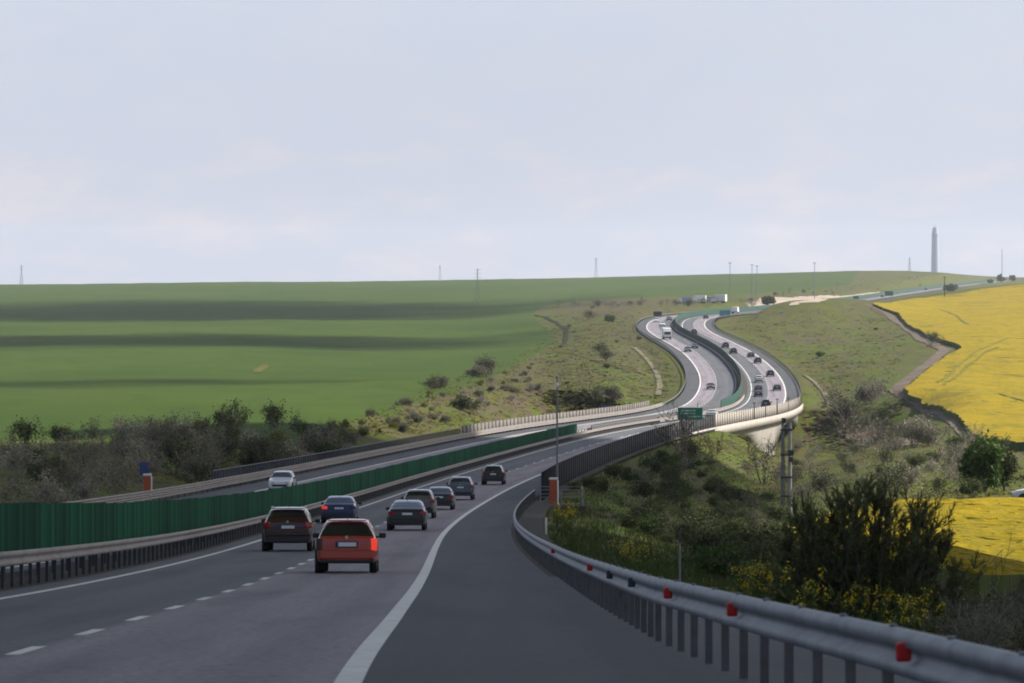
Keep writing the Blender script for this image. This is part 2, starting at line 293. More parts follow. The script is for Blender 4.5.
ctrl=np.array([((u-CX)/F*Y,Y,-(v-YH)/F*Y) for u,v,Y in CP]+
 [(-40,40,-4.6),(-40,100,-7.7),(-40,200,-12.6),(-45,300,-15.2),(-110,40,-6),(-110,200,-12.6),(-90,320,-15.5),(12,30,-5),(25,60,-7),(40,120,-11),(0,14,-2.6),(-20,14,-3),(20,14,-4.5),(60,200,-15)])
def tcoord(x,y):
    yy=np.maximum(y,12.); return np.stack([np.clip(x/yy,-.42,.42)*9.0,np.log(yy)*1.15],-1)
_A=tcoord(ctrl[:,0],ctrl[:,1])
def phi(r2): return .5*r2*np.log(r2+1e-9)
_n=len(ctrl); _K=phi(((_A[:,None]-_A[None])**2).sum(2))+np.eye(_n)*1.5e-3; _P=np.c_[np.ones(_n),_A]
_sol=np.linalg.solve(np.block([[_K,_P],[_P.T,np.zeros((3,3))]]),np.r_[ctrl[:,2],0,0,0])
VIA0,VIA1=600.,812.                    # chainage of the viaduct
def sst(a,b,x): t=np.clip((x-a)/(b-a),0,1); return t*t*(3-2*t)
def height(x,y):
    a=tcoord(x,y); z=np.empty(len(x))
    for i in range(0,len(x),20000):
        q=a[i:i+20000]; z[i:i+20000]=phi(((q[:,None]-_A[None])**2).sum(2))@_sol[:_n]+_sol[_n]+q@_sol[_n+1:]
    # small hummocks
    am=np.clip((y-60)/400,0,1)
    z+=am*(.25*np.sin(x*.11+1.3*np.sin(y*.031))*np.sin(y*.047+.6)+.5*np.sin(x*.023+y*.009+2)*np.sin(y*.0131))
    s,d=sd_of(x,y); zr=np.interp(s,RS,RZ)
    out=np.maximum(np.maximum(-4.6-d,d-24.2),0)      # metres beyond the road bench
    wv=1-sst(VIA0,VIA0+14,s)*(1-sst(VIA1-14,VIA1,s)) # 0 on the viaduct
    k=(1-sst(0,15,out))
    zb=zr-.35-out*.12
    zz=z*(1-k)+zb*k
    zv=np.minimum(z,zr-4.0-5.0*sst(VIA0,VIA0+22,s)*(1-sst(VIA1-40,VIA1,s)))
    k2=sst(6,34,out); z2=zz*wv+(zv*(1-k2)+z*k2)*(1-wv)
    return z2,s,d
ang=np.r_[np.arange(-180,-60,6),np.arange(-60,-8,1.3),np.arange(-8,8,.0215),np.arange(8,60.1,1.3),np.arange(64,181,6),180]
rad=np.r_[2.5,5,8,np.geomspace(11,5200,640),np.geomspace(5600,10500,8)]
AA,RR=np.meshgrid(np.radians(ang),rad,indexing='ij')
gx=(RR*np.sin(AA)).ravel(); gy=(RR*np.cos(AA)).ravel()
gz,gs,gd=height(gx,gy)
gz=np.where(np.hypot(gx,gy)>7500,np.minimum(gz,-30),gz)
TV=np.stack([gx,gy,gz],1); na,nb=len(ang),len(rad)
ii=(np.arange(na-1)[:,None]*nb+np.arange(nb-1)[None]).ravel()
TQ=np.stack([ii,ii+nb,ii+nb+1,ii+1],1)
def proj(P): P=np.asarray(P); return np.stack([CX+F*P[:,0]/P[:,1],YH-F*P[:,2]/P[:,1]],1)
bvh=BVHTree.FromPolygons([Vector(v) for v in TV.tolist()],TQ.tolist())
def pick(u,v):
    """ground point seen in the survey photograph at (u, v)"""
    d=Vector(((u-CX)/F,1,-(v-YH)/F)).normalized(); h=bvh.ray_cast(Vector((0,0,0))+d*12,d)
    return h[0]
def gz_at(x,y):
    h=bvh.ray_cast(Vector((x,y,400)),Vector((0,0,-1))); return h[0].z if h[0] else 0.0
def at(u,Y):
    x=(u-CX)/F*Y; return Vector((x,Y,gz_at(x,Y)))
def inpoly(x,y,poly):
    c=np.zeros(len(x),bool); p=np.asarray(poly)[:,:2]; j=len(p)-1
    for i in range(len(p)):
        xi,yi=p[i];xj,yj=p[j]
        t=((yi>y)!=(yj>y))&(x<(xj-xi)*(y-yi)/(yj-yi+1e-12)+xi); c^=t; j=i
    return c
def gpoly(px): return [tuple(pick(u,v)) for u,v in px]
# wheat: everything left of the scrub slope, up to the skyline
wheat_poly=[tuple(at(-420,470))[:2],tuple(at(-100,470))[:2],tuple(at(150,470))[:2],tuple(at(290,475))[:2],tuple(pick(345,424))[:2],tuple(pick(400,408))[:2],tuple(pick(440,396))[:2],tuple(pick(478,384))[:2],tuple(pick(510,368))[:2],tuple(pick(538,352))[:2],tuple(pick(556,342))[:2],tuple(pick(548,330))[:2],tuple(pick(530,316))[:2],tuple(pick(545,306))[:2],tuple(pick(640,298))[:2],tuple(pick(720,295))[:2],tuple(pick(800,291))[:2],tuple(pick(850,284))[:2],tuple(at(862,4300))[:2],tuple(at(870,5000))[:2],(-3000,7000),(-3500,4000)]
# let the polygon reach the left of the frame and past it
cx=TV[TQ].mean(1); iw=inpoly(cx[:,0],cx[:,1],wheat_poly)&(gd[TQ].min(1)>30)
clay=inpoly(cx[:,0],cx[:,1],gpoly([(745,303),(760,298),(800,296.5),(840,296),(880,292),(870,298.5),(820,302),(790,305)]))&(np.abs(gd[TQ]).min(1)>25)
pu=proj(np.where(TV[:,1:2]>1,TV,1.0))
def blob(u0,v0,ru,rv): return np.exp(-(((pu[:,0]-u0)/ru)**2+((pu[:,1]-v0)/rv)**2))*(TV[:,1]>5)
dry=.22*np.clip(blob(420,405,90,30)+blob(545,385,60,40)+blob(640,330,40,50)*.8+blob(870,300,30,12)*.5+blob(840,430,45,25)+blob(600,306,70,10),0,1)+.12*blob(800,340,80,20)
lush=.2*np.clip(blob(600,385,40,25)+blob(745,465,30,12)*1.2+blob(860,370,45,25)*.6+blob(605,500,30,25)+blob(890,405,40,15),0,1)
M['ground']=groundmat('hill_grass',[(.050,.066,.008),(.072,.070,.010),(.070,.054,.036),(.056,.088,.007),(.036,.038,.012)],
  [(1,(.05,.02,.05),.44,.58,None),(3,(.03,.012,.03),.46,.60,'lush'),(2,(.05,.016,.05),.56,.68,'dry'),(2,(.10,.028,.10),.52,.64,None),(4,(.13,.035,.13),.50,.62,None),(1,(.30,.08,.30),.50,.58,None),(2,(.22,.055,.22),.54,.62,None),(3,(.4,.11,.4),.53,.62,None)])
M['wheat']=groundmat('young_wheat',[(.035,.064,.004),(.027,.054,.004),(.046,.072,.007),(.12,.075,.035)],
  [(1,(.02,.004,.02),.42,.62,None),(2,(.006,.0025,.006),.45,.7,None),(1,(.15,.03,.1),.45,.7,None)],bump=.35)
M['clay']=groundmat('bare_ground',[(.36,.29,.24),(.26,.22,.17)],[(1,(.06,.02,.05),.45,.65,None)],bump=.3)
used=~(iw|clay)
def sub(name,mask,mat,attr=None):
    q=TQ[mask]; k=np.unique(q); rm=np.full(len(TV),-1); rm[k]=np.arange(len(k))
    o=npmesh(name,TV[k],rm[q],mat,smooth=True,attr={n:a[k] for n,a in (attr or {}).items()}); return tag(o,kind='structure')
sub('ground',used,M['ground'],{'dry':dry,'lush':lush})
tag(sub('wheat_field',iw,M['wheat']),'wide smooth green wheat field rolling up to the skyline on the left','field')
sub('bare_ground',clay,M['clay'])

# ------------------------------------------------------------------ road sheets and markings
def srange(a,b,step): return np.r_[np.arange(a,b,step),b]
def ribbon(name,d0,d1,a,b,h,mat,step=2.5,far=8.0,parent=None,nd=1):
    S=np.r_[np.arange(a,min(b,1300),step),np.arange(max(a,1300),b,far) if b>1300 else [],b]
    ds=np.linspace(d0,d1,nd+1); V=np.concatenate([road_pt(S,d,h) for d in ds]); n=len(S)
    uv=np.concatenate([np.stack([S,0*S+d],1) for d in ds])
    q=np.concatenate([np.stack([np.arange(n-1)+k*n,np.arange(1,n)+k*n,np.arange(1,n)+(k+1)*n,np.arange(n-1)+(k+1)*n],1) for k in range(nd)])
    if d1>d0: q=q[:,::-1]; 
    o=npmesh(name,V,q[:,::-1],mat,parent,uv=uv); return o
S0=-58.
for nm,a,b,mt in (('road_shoulder',-3.1,0,'shoulder'),('slow_lane',0,3.75,'slow'),('fast_lane',3.75,8.35,'fast'),('median_strip',8.35,10.85,'gravel'),('far_fast_lane',10.85,15.45,'fast'),('far_slow_lane',15.45,19.2,'slow'),('far_road_shoulder',19.2,22.5,'shoulder')):
    ribbon(nm,a,b,S0,SMAX-5,0,M[mt]).__setitem__('kind','structure')
ribbon('road_verge',-4.7,-3.1,S0,598,-.03,M['gravel'])['kind']='structure'
ribbon('road_verge',22.5,24,S0,598,-.03,M['gravel'])['kind']='structure'
# widening of the shoulder beside the camera
mv=MB()
for a in np.arange(-30,66,4):
    def ofs(s): return 3.1+max(0,(60-s))*.035
    p=[road_pt(a,-3.1),road_pt(a,-ofs(a)-1.2),road_pt(a+4,-ofs(a+4)-1.2),road_pt(a+4,-3.1)]; mv.add(p,[(0,1,2,3)])
    mv.uv+=[(a,-3.1),(a,-5),(a+4,-5),(a+4,-3.1)]
mv.build('shoulder_widening',M['shoulder'])['kind']='structure'
mk=[]
def mark(d,wd,a,b): 
    o=ribbon('road_marking',d-wd/2,d+wd/2,a,b,.006,M['paint']); o['kind']='structure'
mark(0,.25,S0,SMAX-6); mark(7.5,.20,S0,SMAX-6); mark(11.7,.20,S0,SMAX-6); mark(19.2,.26,S0,SMAX-6)
mb=MB()
def dash(d,a,b,wd):
    P=[road_pt(a,d-wd/2,.006),road_pt(b,d-wd/2,.006),road_pt(b,d+wd/2,.006),road_pt(a,d+wd/2,.006)]; mb.add(P,[(0,1,2,3)])
a=-1.0
while a<1900:
    dash(3.75,a,a+3,.17); dash(15.45,a,a+3,.17); a+=7.9 if a<140 else 12.
o=mb.build('lane_dashes',M['paint']); o['kind']='structure'
ribbon('tar_seam',3.70,3.76,-20,300,.004,M['seam'])['kind']='structure'

# ------------------------------------------------------------------ guard rails, screens, fences
WB=[(-.02,.0),(.03,.02),(.036,.085),(-.03,.13),(-.03,.175),(.05,.21),(.048,.275),(.02,.305),(-.03,.312),(-.05,.29)]
def sweep(prof,dfun,a,b,hbase,step):
    """profile [(out, up)] swept along the road at lateral offset dfun(s)"""
    S=srange(a,b,step); n=len(S); V=[]
    for po,pz in prof: V.append(np.stack([road_pt(np.array([s]),dfun(s)+po,hbase+pz)[0] for s in S]))
    V=np.concatenate(V); Q=[]
    for k in range(len(prof)-1):
        i=np.arange(n-1); Q.append(np.stack([i+k*n,i+1+k*n,i+1+(k+1)*n,i+(k+1)*n],1))
    return V,np.concatenate(Q)
def posts(mb,dfun,ss,h,w=(.075,.06),lean=0,h0=-.35):
    for s in ss:
        p=road_pt(np.array([s]),dfun(s),0)[0]; mb.box((p[0],p[1],p[2]+(h+h0)/2),(w[0],w[1],h-h0),rz=-road_dir(s))
def guardrail(name,label,group,dfun,a,b,top,side,mrail,mpost,pstep,step=4.,pstart=None,thick=1,nparts=100,tiers=1,pend=None):
    r=empty(name,road_pt(np.array([max(a,20)]),dfun(max(a,20)),0)[0]); tag(r,label,'guardrail',group)
    org=r.location
    for t in range(tiers):
        V,Q=sweep([(side*po,pz) for po,pz in WB],dfun,a,b,top-.31-t*.34,step); npmesh('rail',V-np.array(org),Q,mrail,r,smooth=True)
    ss=np.arange(pstart if pstart is not None else a,pend or b,pstep)
    if a<-40: ss=np.r_[ss[ss>=40],ss[ss<40]]
    off=lambda s: dfun(s)-side*.07
    for s in ss[:nparts]:
        m=MB(); posts(m,off,[s],top-.04); m.v=[tuple(np.array(v)-np.array(org)) for v in m.v]; m.build('post',mpost,r)
    if len(ss)>nparts:
        m=MB(); posts(m,off,ss[nparts:],top-.04); m.v=[tuple(np.array(v)-np.array(org)) for v in m.v]; m.build('post_row',mpost,r)['kind']='stuff'
    return r
def dnear(s): return -(3.25+np.interp(s,[-40,-16,-10,-3,12,30],[1.2,.55,.45,.28,.03,0]))
gr=guardrail('guardrail','near grey guardrail sweeping out of the lower right corner with red reflectors','guardrails',dnear,-34,262,.76,1,M['galv'],M['post'],2.0,step=1.5,pstart=-24)
_rs=np.arange(-30,120,.25); _ru=proj(np.stack([road_pt(np.array([s]),dnear(s)+.055,.63)[0] for s in _rs]))[:,0]
for uu,mt in ((906,'red'),(732.6,'red'),(668,'red'),(632,'darkpost'),(610,'darkpost'),(590,'red'),(553,'red')):
    s=float(_rs[np.abs(np.where((_rs>75)|(_rs<-28),1e6,_ru)-uu).argmin()])
    p=road_pt(np.array([s]),dnear(s)+.055,.63)[0]-np.array(gr.location); m=MB(); m.rbox((0,0,0),(.10,.04,.125),.018); m.build('reflector',M[mt],gr,loc=p).rotation_euler=(0,0,-road_dir(s))
mbolt=MB()
for s in np.arange(-16,60,2.66):
    p=road_pt(np.array([s]),dnear(s)-.02,.765)[0]-np.array(gr.location); mbolt.box(p,(.05,.10,.02))
mbolt.build('bolt_row',M['darkpost'],gr)['kind']='stuff'
guardrail('guardrail','weathered two wave guardrail with dark posts along the near side of the green fence','guardrails',lambda s:8.55,-52,640,.78,-1,M['galv_old'],M['darkpost'],1.9,step=4,pstart=-50)
guardrail('guardrail','guardrail on the far side of the green fence facing the oncoming carriageway','guardrails',lambda s:10.65,-52,640,.78,1,M['galv_old'],M['darkpost'],4,pstart=220,nparts=60)
guardrail('guardrail','pale guardrail along the outer edge of the oncoming carriageway beside the hedge','guardrails',lambda s:22.7,-50,790,.86,-1,M['galv_old'],M['darkpost'],4,pstart=250,nparts=80,tiers=2)
guardrail('guardrail','guardrail round the outside of the distant right hand bend','guardrails',lambda s:-3.3,815,1800,.78,1,M['post'],M['darkpost'],4,nparts=0,step=5)
guardrail('guardrail','grey guardrail round the left edge of the distant oncoming carriageway','guardrails',lambda s:22.6,790,1800,.85,-1,M['post'],M['darkpost'],4,nparts=0,step=5)
guardrail('guardrail','guardrail facing oncoming cars in the median of the distant bend','guardrails',lambda s:11.0,815,1700,.78,1,M['galv_old'],M['darkpost'],4,nparts=0,step=5)
# rails in the median of the viaduct
guardrail('guardrail','dark rails in the median across the viaduct between the two green fences','guardrails',lambda s:10.0,560,765,1.25,-1,M['post'],M['darkpost'],4,nparts=50,tiers=3)
guardrail('guardrail','pale steel rail along the median edge of the viaduct, nearest the right lanes','guardrails',lambda s:8.6,640,860,.8,-1,M['galv_old'],M['darkpost'],4,nparts=50,tiers=2)

def slat_fence(name,label,d,a,b,h0,h1,mat,pitch,parts=True,matp=None):
    r=empty(name,road_pt(np.array([a]),d,0)[0]); org=np.array(r.location); tag(r,label,'fence','green anti glare fences')
    n_pan=int((b-a)//4); 
    V=[];Q=[];k=0
    pans=np.arange(a,b-.01,4.)
    cnt=0
    for pi,p0 in enumerate(pans):
        S=np.arange(p0+.02,min(p0+3.99,b),pitch); hh=h1+rnd.uniform(-.025,.025); v=[];q=[];k=0
        for i,s in enumerate(S):
            d0=d+(.05 if i%2 else -.05); s1=min(s+pitch*.98,b); d1=d+(-.05 if i%2 else .05)
            A=road_pt(np.array([s,s1,s1,s]),0,0); B=[road_pt(np.array([s]),d0,h0)[0],road_pt(np.array([s1]),d1,h0)[0],road_pt(np.array([s1]),d1,hh)[0],road_pt(np.array([s]),d0,hh)[0]]
            v+=B; q.append((k,k+1,k+2,k+3)); k+=4
        V.append((np.array(v)-org,np.array(q)))
    k0=int(np.sum(pans<36)) if parts else 0
    near=V[k0:k0+90] if parts else []
    for v,q in near: npmesh('panel',v,q,mat,r)
    rest=V[:k0]+V[k0+len(near):]
    if rest:
        vv=[];qq=[];k=0
        for v,q in rest: vv.append(v); qq.append(q+k); k+=len(v)
        npmesh('panel_run',np.concatenate(vv),np.concatenate(qq),mat,r)['kind']='stuff'
    m=MB()
    for s in pans[:]: 
        p=road_pt(np.array([s]),d,0)[0]-org; m.box((p[0],p[1],p[2]+h1/2-.1),(.09,.07,h1+.2),rz=-road_dir(s))
    m.build('post_row',M['darkpost'],r)['kind']='stuff'
    return r
slat_fence('anti_glare_fence','long green slatted fence in the near median, from the left edge to the viaduct',9.6,-44,536,.35,1.82,M['green'],.22)
slat_fence('anti_glare_fence','green fence following the median of the distant winding stretch beyond the viaduct',9.8,765,1990,.1,1.95,M['greenfar'],1.0,parts=False)
slat_fence('anti_glare_fence','thin green fence line far off climbing the hill towards the tower',9.8,1990,4300,.1,2.2,M['greenfar'],2.0,parts=False)

def net_screen(name,label,d,a,b,h0,h1,mat,pstep,cat='screen',rail=True,thick=.06,postmat=None):
    r=empty(name,road_pt(np.array([a]),d,0)[0]); org=np.array(r.location); tag(r,label,cat,'screens along the road edge')
    pans=np.arange(a,b-.01,pstep)
    for p0 in pans:
        S=np.array([p0+.012,min(p0+pstep-.012,b)]); V=np.concatenate([road_pt(S,d-thick/2,h0),road_pt(S,d-thick/2,h1),road_pt(S,d+thick/2,h0),road_pt(S,d+thick/2,h1)])-org
        npmesh('panel',V,[(0,1,3,2),(4,6,7,5),(2,3,7,6),(0,4,5,1),(0,2,6,4),(1,5,7,3)],mat,r)
    for s in pans:
        p=road_pt(np.array([s]),d-.06,0)[0]-org; m=MB(); m.box((p[0],p[1],p[2]+(h1+.05)/2-.2),(.10,.10,h1+.45),rz=-road_dir(s)); m.build('post',postmat or M['darkpost'],r)
    return r
net_screen('mesh_screen','tall dark mesh screen on the right road edge, between the emergency phone and the viaduct',-3.75,262,602,-.5,1.95,M['screen'],4,postmat=M['screen'])
net_screen('mesh_screen','pale lit screen along the right parapet of the viaduct above the arches',-3.75,602,814,.12,2.0,M['panel2'],4,postmat=M['panel2'])
net_screen('mesh_screen','pale screen on the left edge of the viaduct, below the green slope',23.4,522,765,.1,1.75,M['panel'],4,postmat=M['panel'])
# open railing left of the oncoming carriageway
def railing(name,label,d,a,b,h,mat):
    r=empty(name,road_pt(np.array([a]),d,0)[0]); org=np.array(r.location); tag(r,label,'railing','road edge railings')
    S=srange(a,b,4)
    for hh in (h,h*.5,.2):
        m=MB(); m.tube([tuple(p) for p in road_pt(S,d,hh)-org],.035,5); m.build('rail',mat,r)
    m=MB()
    for s in np.arange(a,b,.5):
        p=road_pt(np.array([s]),d,0)[0]-org; m.box((p[0],p[1],p[2]+h/2),(.03,.03,h))
    m.build('bar_row',mat,r)['kind']='stuff'
    m=MB()
    for s in np.arange(a,b,2.):
        p=road_pt(np.array([s]),d,0)[0]-org; m.box((p[0],p[1],p[2]+h/2-.2),(.09,.09,h+.4))
    m.build('post_row',mat,r)['kind']='stuff'
railing('road_railing','dark blue open railing behind the pale guardrail beside the hedge',23.5,300,522,1.45,pmat('blue_grey_steel',(.06,.065,.085),.5,metal=.3))

# ------------------------------------------------------------------ viaduct
vd=empty('viaduct',road_pt(np.array([VIA0]),9.6,0)[0]); vo=np.array(vd.location); tag(vd,'concrete road viaduct with arched piers crossing the bushy valley','bridge')
def deck(name,prof,a,b,mat,step=4):
    S=srange(a,b,step); n=len(S); V=np.concatenate([road_pt(S,d,z) for d,z in prof])-vo; k=len(prof)
    Q=[]
    for j in range(k):
        i=np.arange(n-1); jj=(j+1)%k; Q.append(np.stack([i+j*n,i+1+j*n,i+1+jj*n,i+jj*n],1))
    return npmesh(name,V,np.concatenate(Q),mat,vd)
deck('deck',[(-4.05,-.05),(-4.05,-.9),(-3.2,-1.2),(22.8,-1.2),(23.75,-.9),(23.75,-.05)],VIA0-4,VIA1+4,M['concrete'])
deck('fascia',[(-4.16,.16),(-4.16,-1.15),(-4.10,-1.15),(-3.85,.16)],VIA0-40,VIA1+2,M['concrete'])
deck('fascia',[(23.86,.16),(23.86,-1.15),(23.80,-1.15),(23.5,.16)],VIA0-40,VIA1+2,M['concrete'])
# arched webs: one wall per edge beam, soffit rises in an arch between the piers
spans=[(612,684),(714,806)]
def web(d0,d1):
    S=np.arange(VIA0-2,VIA1+2,1.5); top=road_pt(S,d0,-.62); bot=[]
    for s,p in zip(S,top):
        f=1.0
        for pa,pb in spans:
            if pa<=s<=pb:
                t=(s-pa)/(pb-pa)*2-1; f=1-math.sqrt(max(0,1-abs(t)**2.2))
        g=gz_at(p[0],p[1])-1.2; full=min(g,p[2]-3); bot.append(p[2]-1.3+(full-(p[2]-1.3))*f)
    bot=np.array(bot); P0=road_pt(S,d0,0); P1=road_pt(S,d1,0); n=len(S)
    V=np.concatenate([np.c_[P0[:,:2],top[:,2]],np.c_[P0[:,:2],bot],np.c_[P1[:,:2],top[:,2]],np.c_[P1[:,:2],bot]])-vo
    i=np.arange(n-1); Q=np.concatenate([np.stack([i,i+n,i+n+1,i+1],1),np.stack([i+2*n,i+2*n+1,i+3*n+1,i+3*n],1),np.stack([i+n,i+3*n,i+3*n+1,i+n+1],1)])
    npmesh('arch_wall',V,Q,M['concrete'],vd)
web(-3.3,-1.2); web(8.8,11.0); web(20.6,22.9)
for nm,a,b in (('abutment',VIA0-8,VIA0+1),('abutment',VIA1-1,VIA1+8)):
    deck(nm,[(-3.2,-.92),(-3.2,-11),(22.8,-11),(22.8,-.92)],a,b,M['concrete'],4)
m=MB()
for s,hh in ((668,2.9),(690,2.6),(715,2.9),(745,2.6)):
    p=road_pt(np.array([s]),-3.9,0)[0]-vo; m.box((p[0],p[1],p[2]+hh/2),(.14,.14,hh)); m.box((p[0],p[1],p[2]+hh),(.5,.2,.18))
m.build('lamp_post_row',M['pole'],vd)['kind']='stuff'
# ------------------------------------------------------------------ rapeseed fields, tracks
M['rape']=groundmat('rape_blossom',[(.235,.172,.002),(.18,.142,.005),(.080,.086,.008),(.265,.192,.002)],
  [(1,(.12,.03,.12),.42,.65,None),(3,(.4,.15,.4),.5,.7,None),(2,(.35,.10,.35),.55,.74,None),(2,(.05,.015,.05),.56,.72,None),(2,(1.6,.6,1.6),.60,.78,None)],bump=.9)
M['stems']=groundmat('rape_stems',[(.05,.075,.018),(.07,.09,.02)],[(1,(1,1,1),.4,.7,None)],bump=.5)
M['tram']=groundmat('rape_gap',[(.10,.11,.02),(.2,.19,.02)],[(1,(.5,.5,.5),.4,.7,None)],bump=.5)
M['track']=groundmat('dirt_track',[(.125,.10,.08),(.085,.07,.055),(.06,.065,.025)],[(1,(.12,.05,.1),.42,.65,None),(2,(.3,.1,.3),.6,.75,None)],bump=.4)
def crop(name,px,h,label,n_in,group):
    pl=[]
    G=[]
    for u,v in px:
        g=pick(u,v)
        for _ in range(6):
            if g is None: break
            g=pick(u,v+(h-.1)*F/g.y)
        if g: G.append(g)
    for i in range(len(G)):
        a,b=G[i],G[(i+1)%len(G)]; L=(b-a).length; n=max(2,min(60,int(L/2.5)))
        for k in range(n):
            q=a.lerp(b,k/n); j=.35 if 0<k else 0; pl.append((q.x+rnd.uniform(-j,j),q.y+rnd.uniform(-j,j)))
    poly=np.array(pl); mn,mxx=poly.min(0),poly.max(0)
    # interior points, evenly spread by bearing and log distance
    bx=np.arctan2(poly[:,0],poly[:,1]); ly=np.log(np.hypot(poly[:,0],poly[:,1]))
    A=nr.uniform(bx.min(),bx.max(),n_in*3); B=np.exp(nr.uniform(ly.min(),ly.max(),n_in*3)); X=B*np.sin(A); Y=B*np.cos(A)
    k=inpoly(X,Y,poly); X,Y=X[k][:n_in],Y[k][:n_in]
    vs2=[Vector(p) for p in pl]+[Vector((a,b)) for a,b in zip(X,Y)]
    nb_=len(pl); vv,ee,ff,*_r=delaunay_2d_cdt(vs2,[],[list(range(nb_))],1,1e-4)
    V=[];F_=[]
    for p in vv: V.append((p.x,p.y,gz_at(p.x,p.y)+h+rnd.uniform(-.10,.10)))
    mb=MB(); mb.add(V,[tuple(f) for f in ff],0)
    # leafy side walls
    from collections import Counter
    cnt=Counter(); 
    for f in ff:
        for a,b in zip(f,list(f[1:])+[f[0]]): cnt[(min(a,b),max(a,b))]+=1
    for (a,b),c in cnt.items():
        if c==1:
            A,B=Vector(V[a]),Vector(V[b]); mb.add([A,B,B-Vector((0,0,h+.3)),A-Vector((0,0,h+.3))],[(0,1,2,3)],1)
    o=mb.build(name,[M['rape'],M['stems']]); 
    tag(o,label,'crop field',group,'stuff'); return o
UP=[(873,303.5),(899,313),(924,333),(940,339),(957,343.5),(962,347),(955,352),(942,359),(922,374),(903,389),(908,395),(920,398.5),(940,405),(956,414),(966,425),(975,435),(992,441),(1024,443.5),(1090,447),(1200,450),(1200,288),(1100,285.5),(1024,284.5),(990,288),(960,293.5),(930,297),(900,300.5)]
crop('rapeseed_field',UP,1.2,'large bright yellow rapeseed field on the right hill above the curving dirt track',9000,'yellow rapeseed fields')
LOW=[(795,528),(830,514),(868,507),(905,501),(960,500.5),(1020,500),(1110,500),(1180,540),(1180,577),(1090,577),(1020,577),(980,576),(930,572),(890,565),(850,562),(805,552)]
crop('rapeseed_field',LOW,1.1,'small yellow rapeseed field behind the dark evergreen near the guardrail',7000,'yellow rapeseed fields')
def drape(name,px,width,mat,h=.1,label=None,cat=None,step=4.,kind='structure',jit=.3):
    G=[pick(u,v) for u,v in px]; G=[g for g in G if g is not None]; P=[]
    for a,b in zip(G[:-1],G[1:]):
        n=max(1,int((b-a).length/step))
        for k in range(n): P.append(a.lerp(b,k/n))
    P.append(G[-1]); P=[Vector((p.x,p.y)) for p in P]
    for _ in range(6): P=[P[0]]+[(P[i-1]+P[i]*2+P[i+1])/4 for i in range(1,len(P)-1)]+[P[-1]]
    V=[];Q=[]
    for i,p in enumerate(P):
        t=(P[min(i+1,len(P)-1)]-P[max(i-1,0)]).normalized(); n=Vector((-t.y,t.x)); ww=width*(1+rnd.uniform(-jit,jit)*.5)/2
        for k in (-1,-.33,.33,1): q=p+n*ww*k; V.append((q.x,q.y,gz_at(q.x,q.y)+h))
    for i in range(len(P)-1):
        for k in range(3): a=i*4+k; Q.append((a,a+1,a+5,a+4))
    o=npmesh(name,V,Q,mat,smooth=True); tag(o,label,cat,None,kind); return o
drape('dirt_track',[(868,305),(884,312),(905,326),(921,340),(936,346),(946,350),(941,354),(930,364),(912,377),(896,390)],3.3,M['track'],.18)
drape('dirt_track',[(896,390),(905,397),(925,403),(944,411),(957,422),(967,434),(984,442.5),(1020,446),(1100,449)],3.0,M['track'],.18)
for px in ([(938,388),(957,372),(975,357),(990,350),(1010,342)],[(944,391),(965,374),(982,360),(998,352)],[(985,363),(1005,362),(1040,364)],[(940,312),(955,318),(970,328)],[(1000,400),(1015,405),(1040,412)]):
    G=[pick(u,v) for u,v in px]
    drape('crop_track',px,.7,M['tram'],1.36,step=2,jit=1.6)
M['stone']=pmat('rubble',(.17,.15,.125),.95,spec=.05,noise=((.07,.075,.03),.25,.42,.58))
# stone-lined drains beside the road
drape('drainage_channel',[(634,348),(642,355),(650,364),(657,374),(660,386),(658,396)],1.3,M['stone'],.25,step=3)
drape('drainage_channel',[(804,375),(815,383),(824,393),(829,404),(831,414)],1.0,M['stone'],.22,step=3)
drape('dirt_track',[(843,428),(860,434),(880,441),(905,447)],4,M['track'],.2)
drape('dirt_track',[(560,348),(566,340),(566,330),(556,322),(535,315)],1.5,pmat('gully',(.03,.035,.018),.95,spec=.03),.2)
drape('bare_patch',[(257,373),(261,369),(265,365.5)],2.2,pmat('thin_crop',(.085,.058,.026),.95,spec=.03,noise=((.09,.12,.03),.3,.4,.6)),.15)
drape('dirt_track',[(560,352),(600,362),(628,372)],1.8,pmat('worn_grass',(.070,.062,.026),.95,spec=.03,noise=((.05,.06,.018),.15,.4,.6)),.15)

# ------------------------------------------------------------------ vegetation
M['twig']=leafmat('bare_twigs',(.18,.15,.125),(.32,.28,.235),(.245,.21,.175),0)
M['twig2']=leafmat('reddish_twigs',(.11,.085,.068),(.19,.15,.125),(.145,.115,.098),0)
M['leaf_olive']=leafmat('olive_leaves',(.040,.056,.018),(.078,.096,.030),(.056,.074,.023))
M['leaf_green']=leafmat('green_leaves',(.035,.065,.014),(.075,.12,.022),(.05,.09,.018))
M['leaf_pale']=leafmat('pale_blossom',(.17,.16,.11),(.36,.33,.27),(.24,.225,.165))
M['leaf_yellow']=leafmat('yellow_green_leaves',(.10,.115,.02),(.20,.19,.03),(.14,.15,.022))
M['leaf_grey']=leafmat('grey_green_leaves',(.085,.09,.055),(.16,.155,.105),(.12,.12,.08))
M['needle']=leafmat('dark_needles',(.065,.082,.028),(.155,.165,.062),(.10,.118,.045),.25)
M['petal']=leafmat('yellow_petals',(.50,.36,.01),(.72,.56,.03),(.62,.46,.015),.3)
M['stalk']=leafmat('green_stalks',(.05,.075,.02),(.09,.12,.03),None,.2)
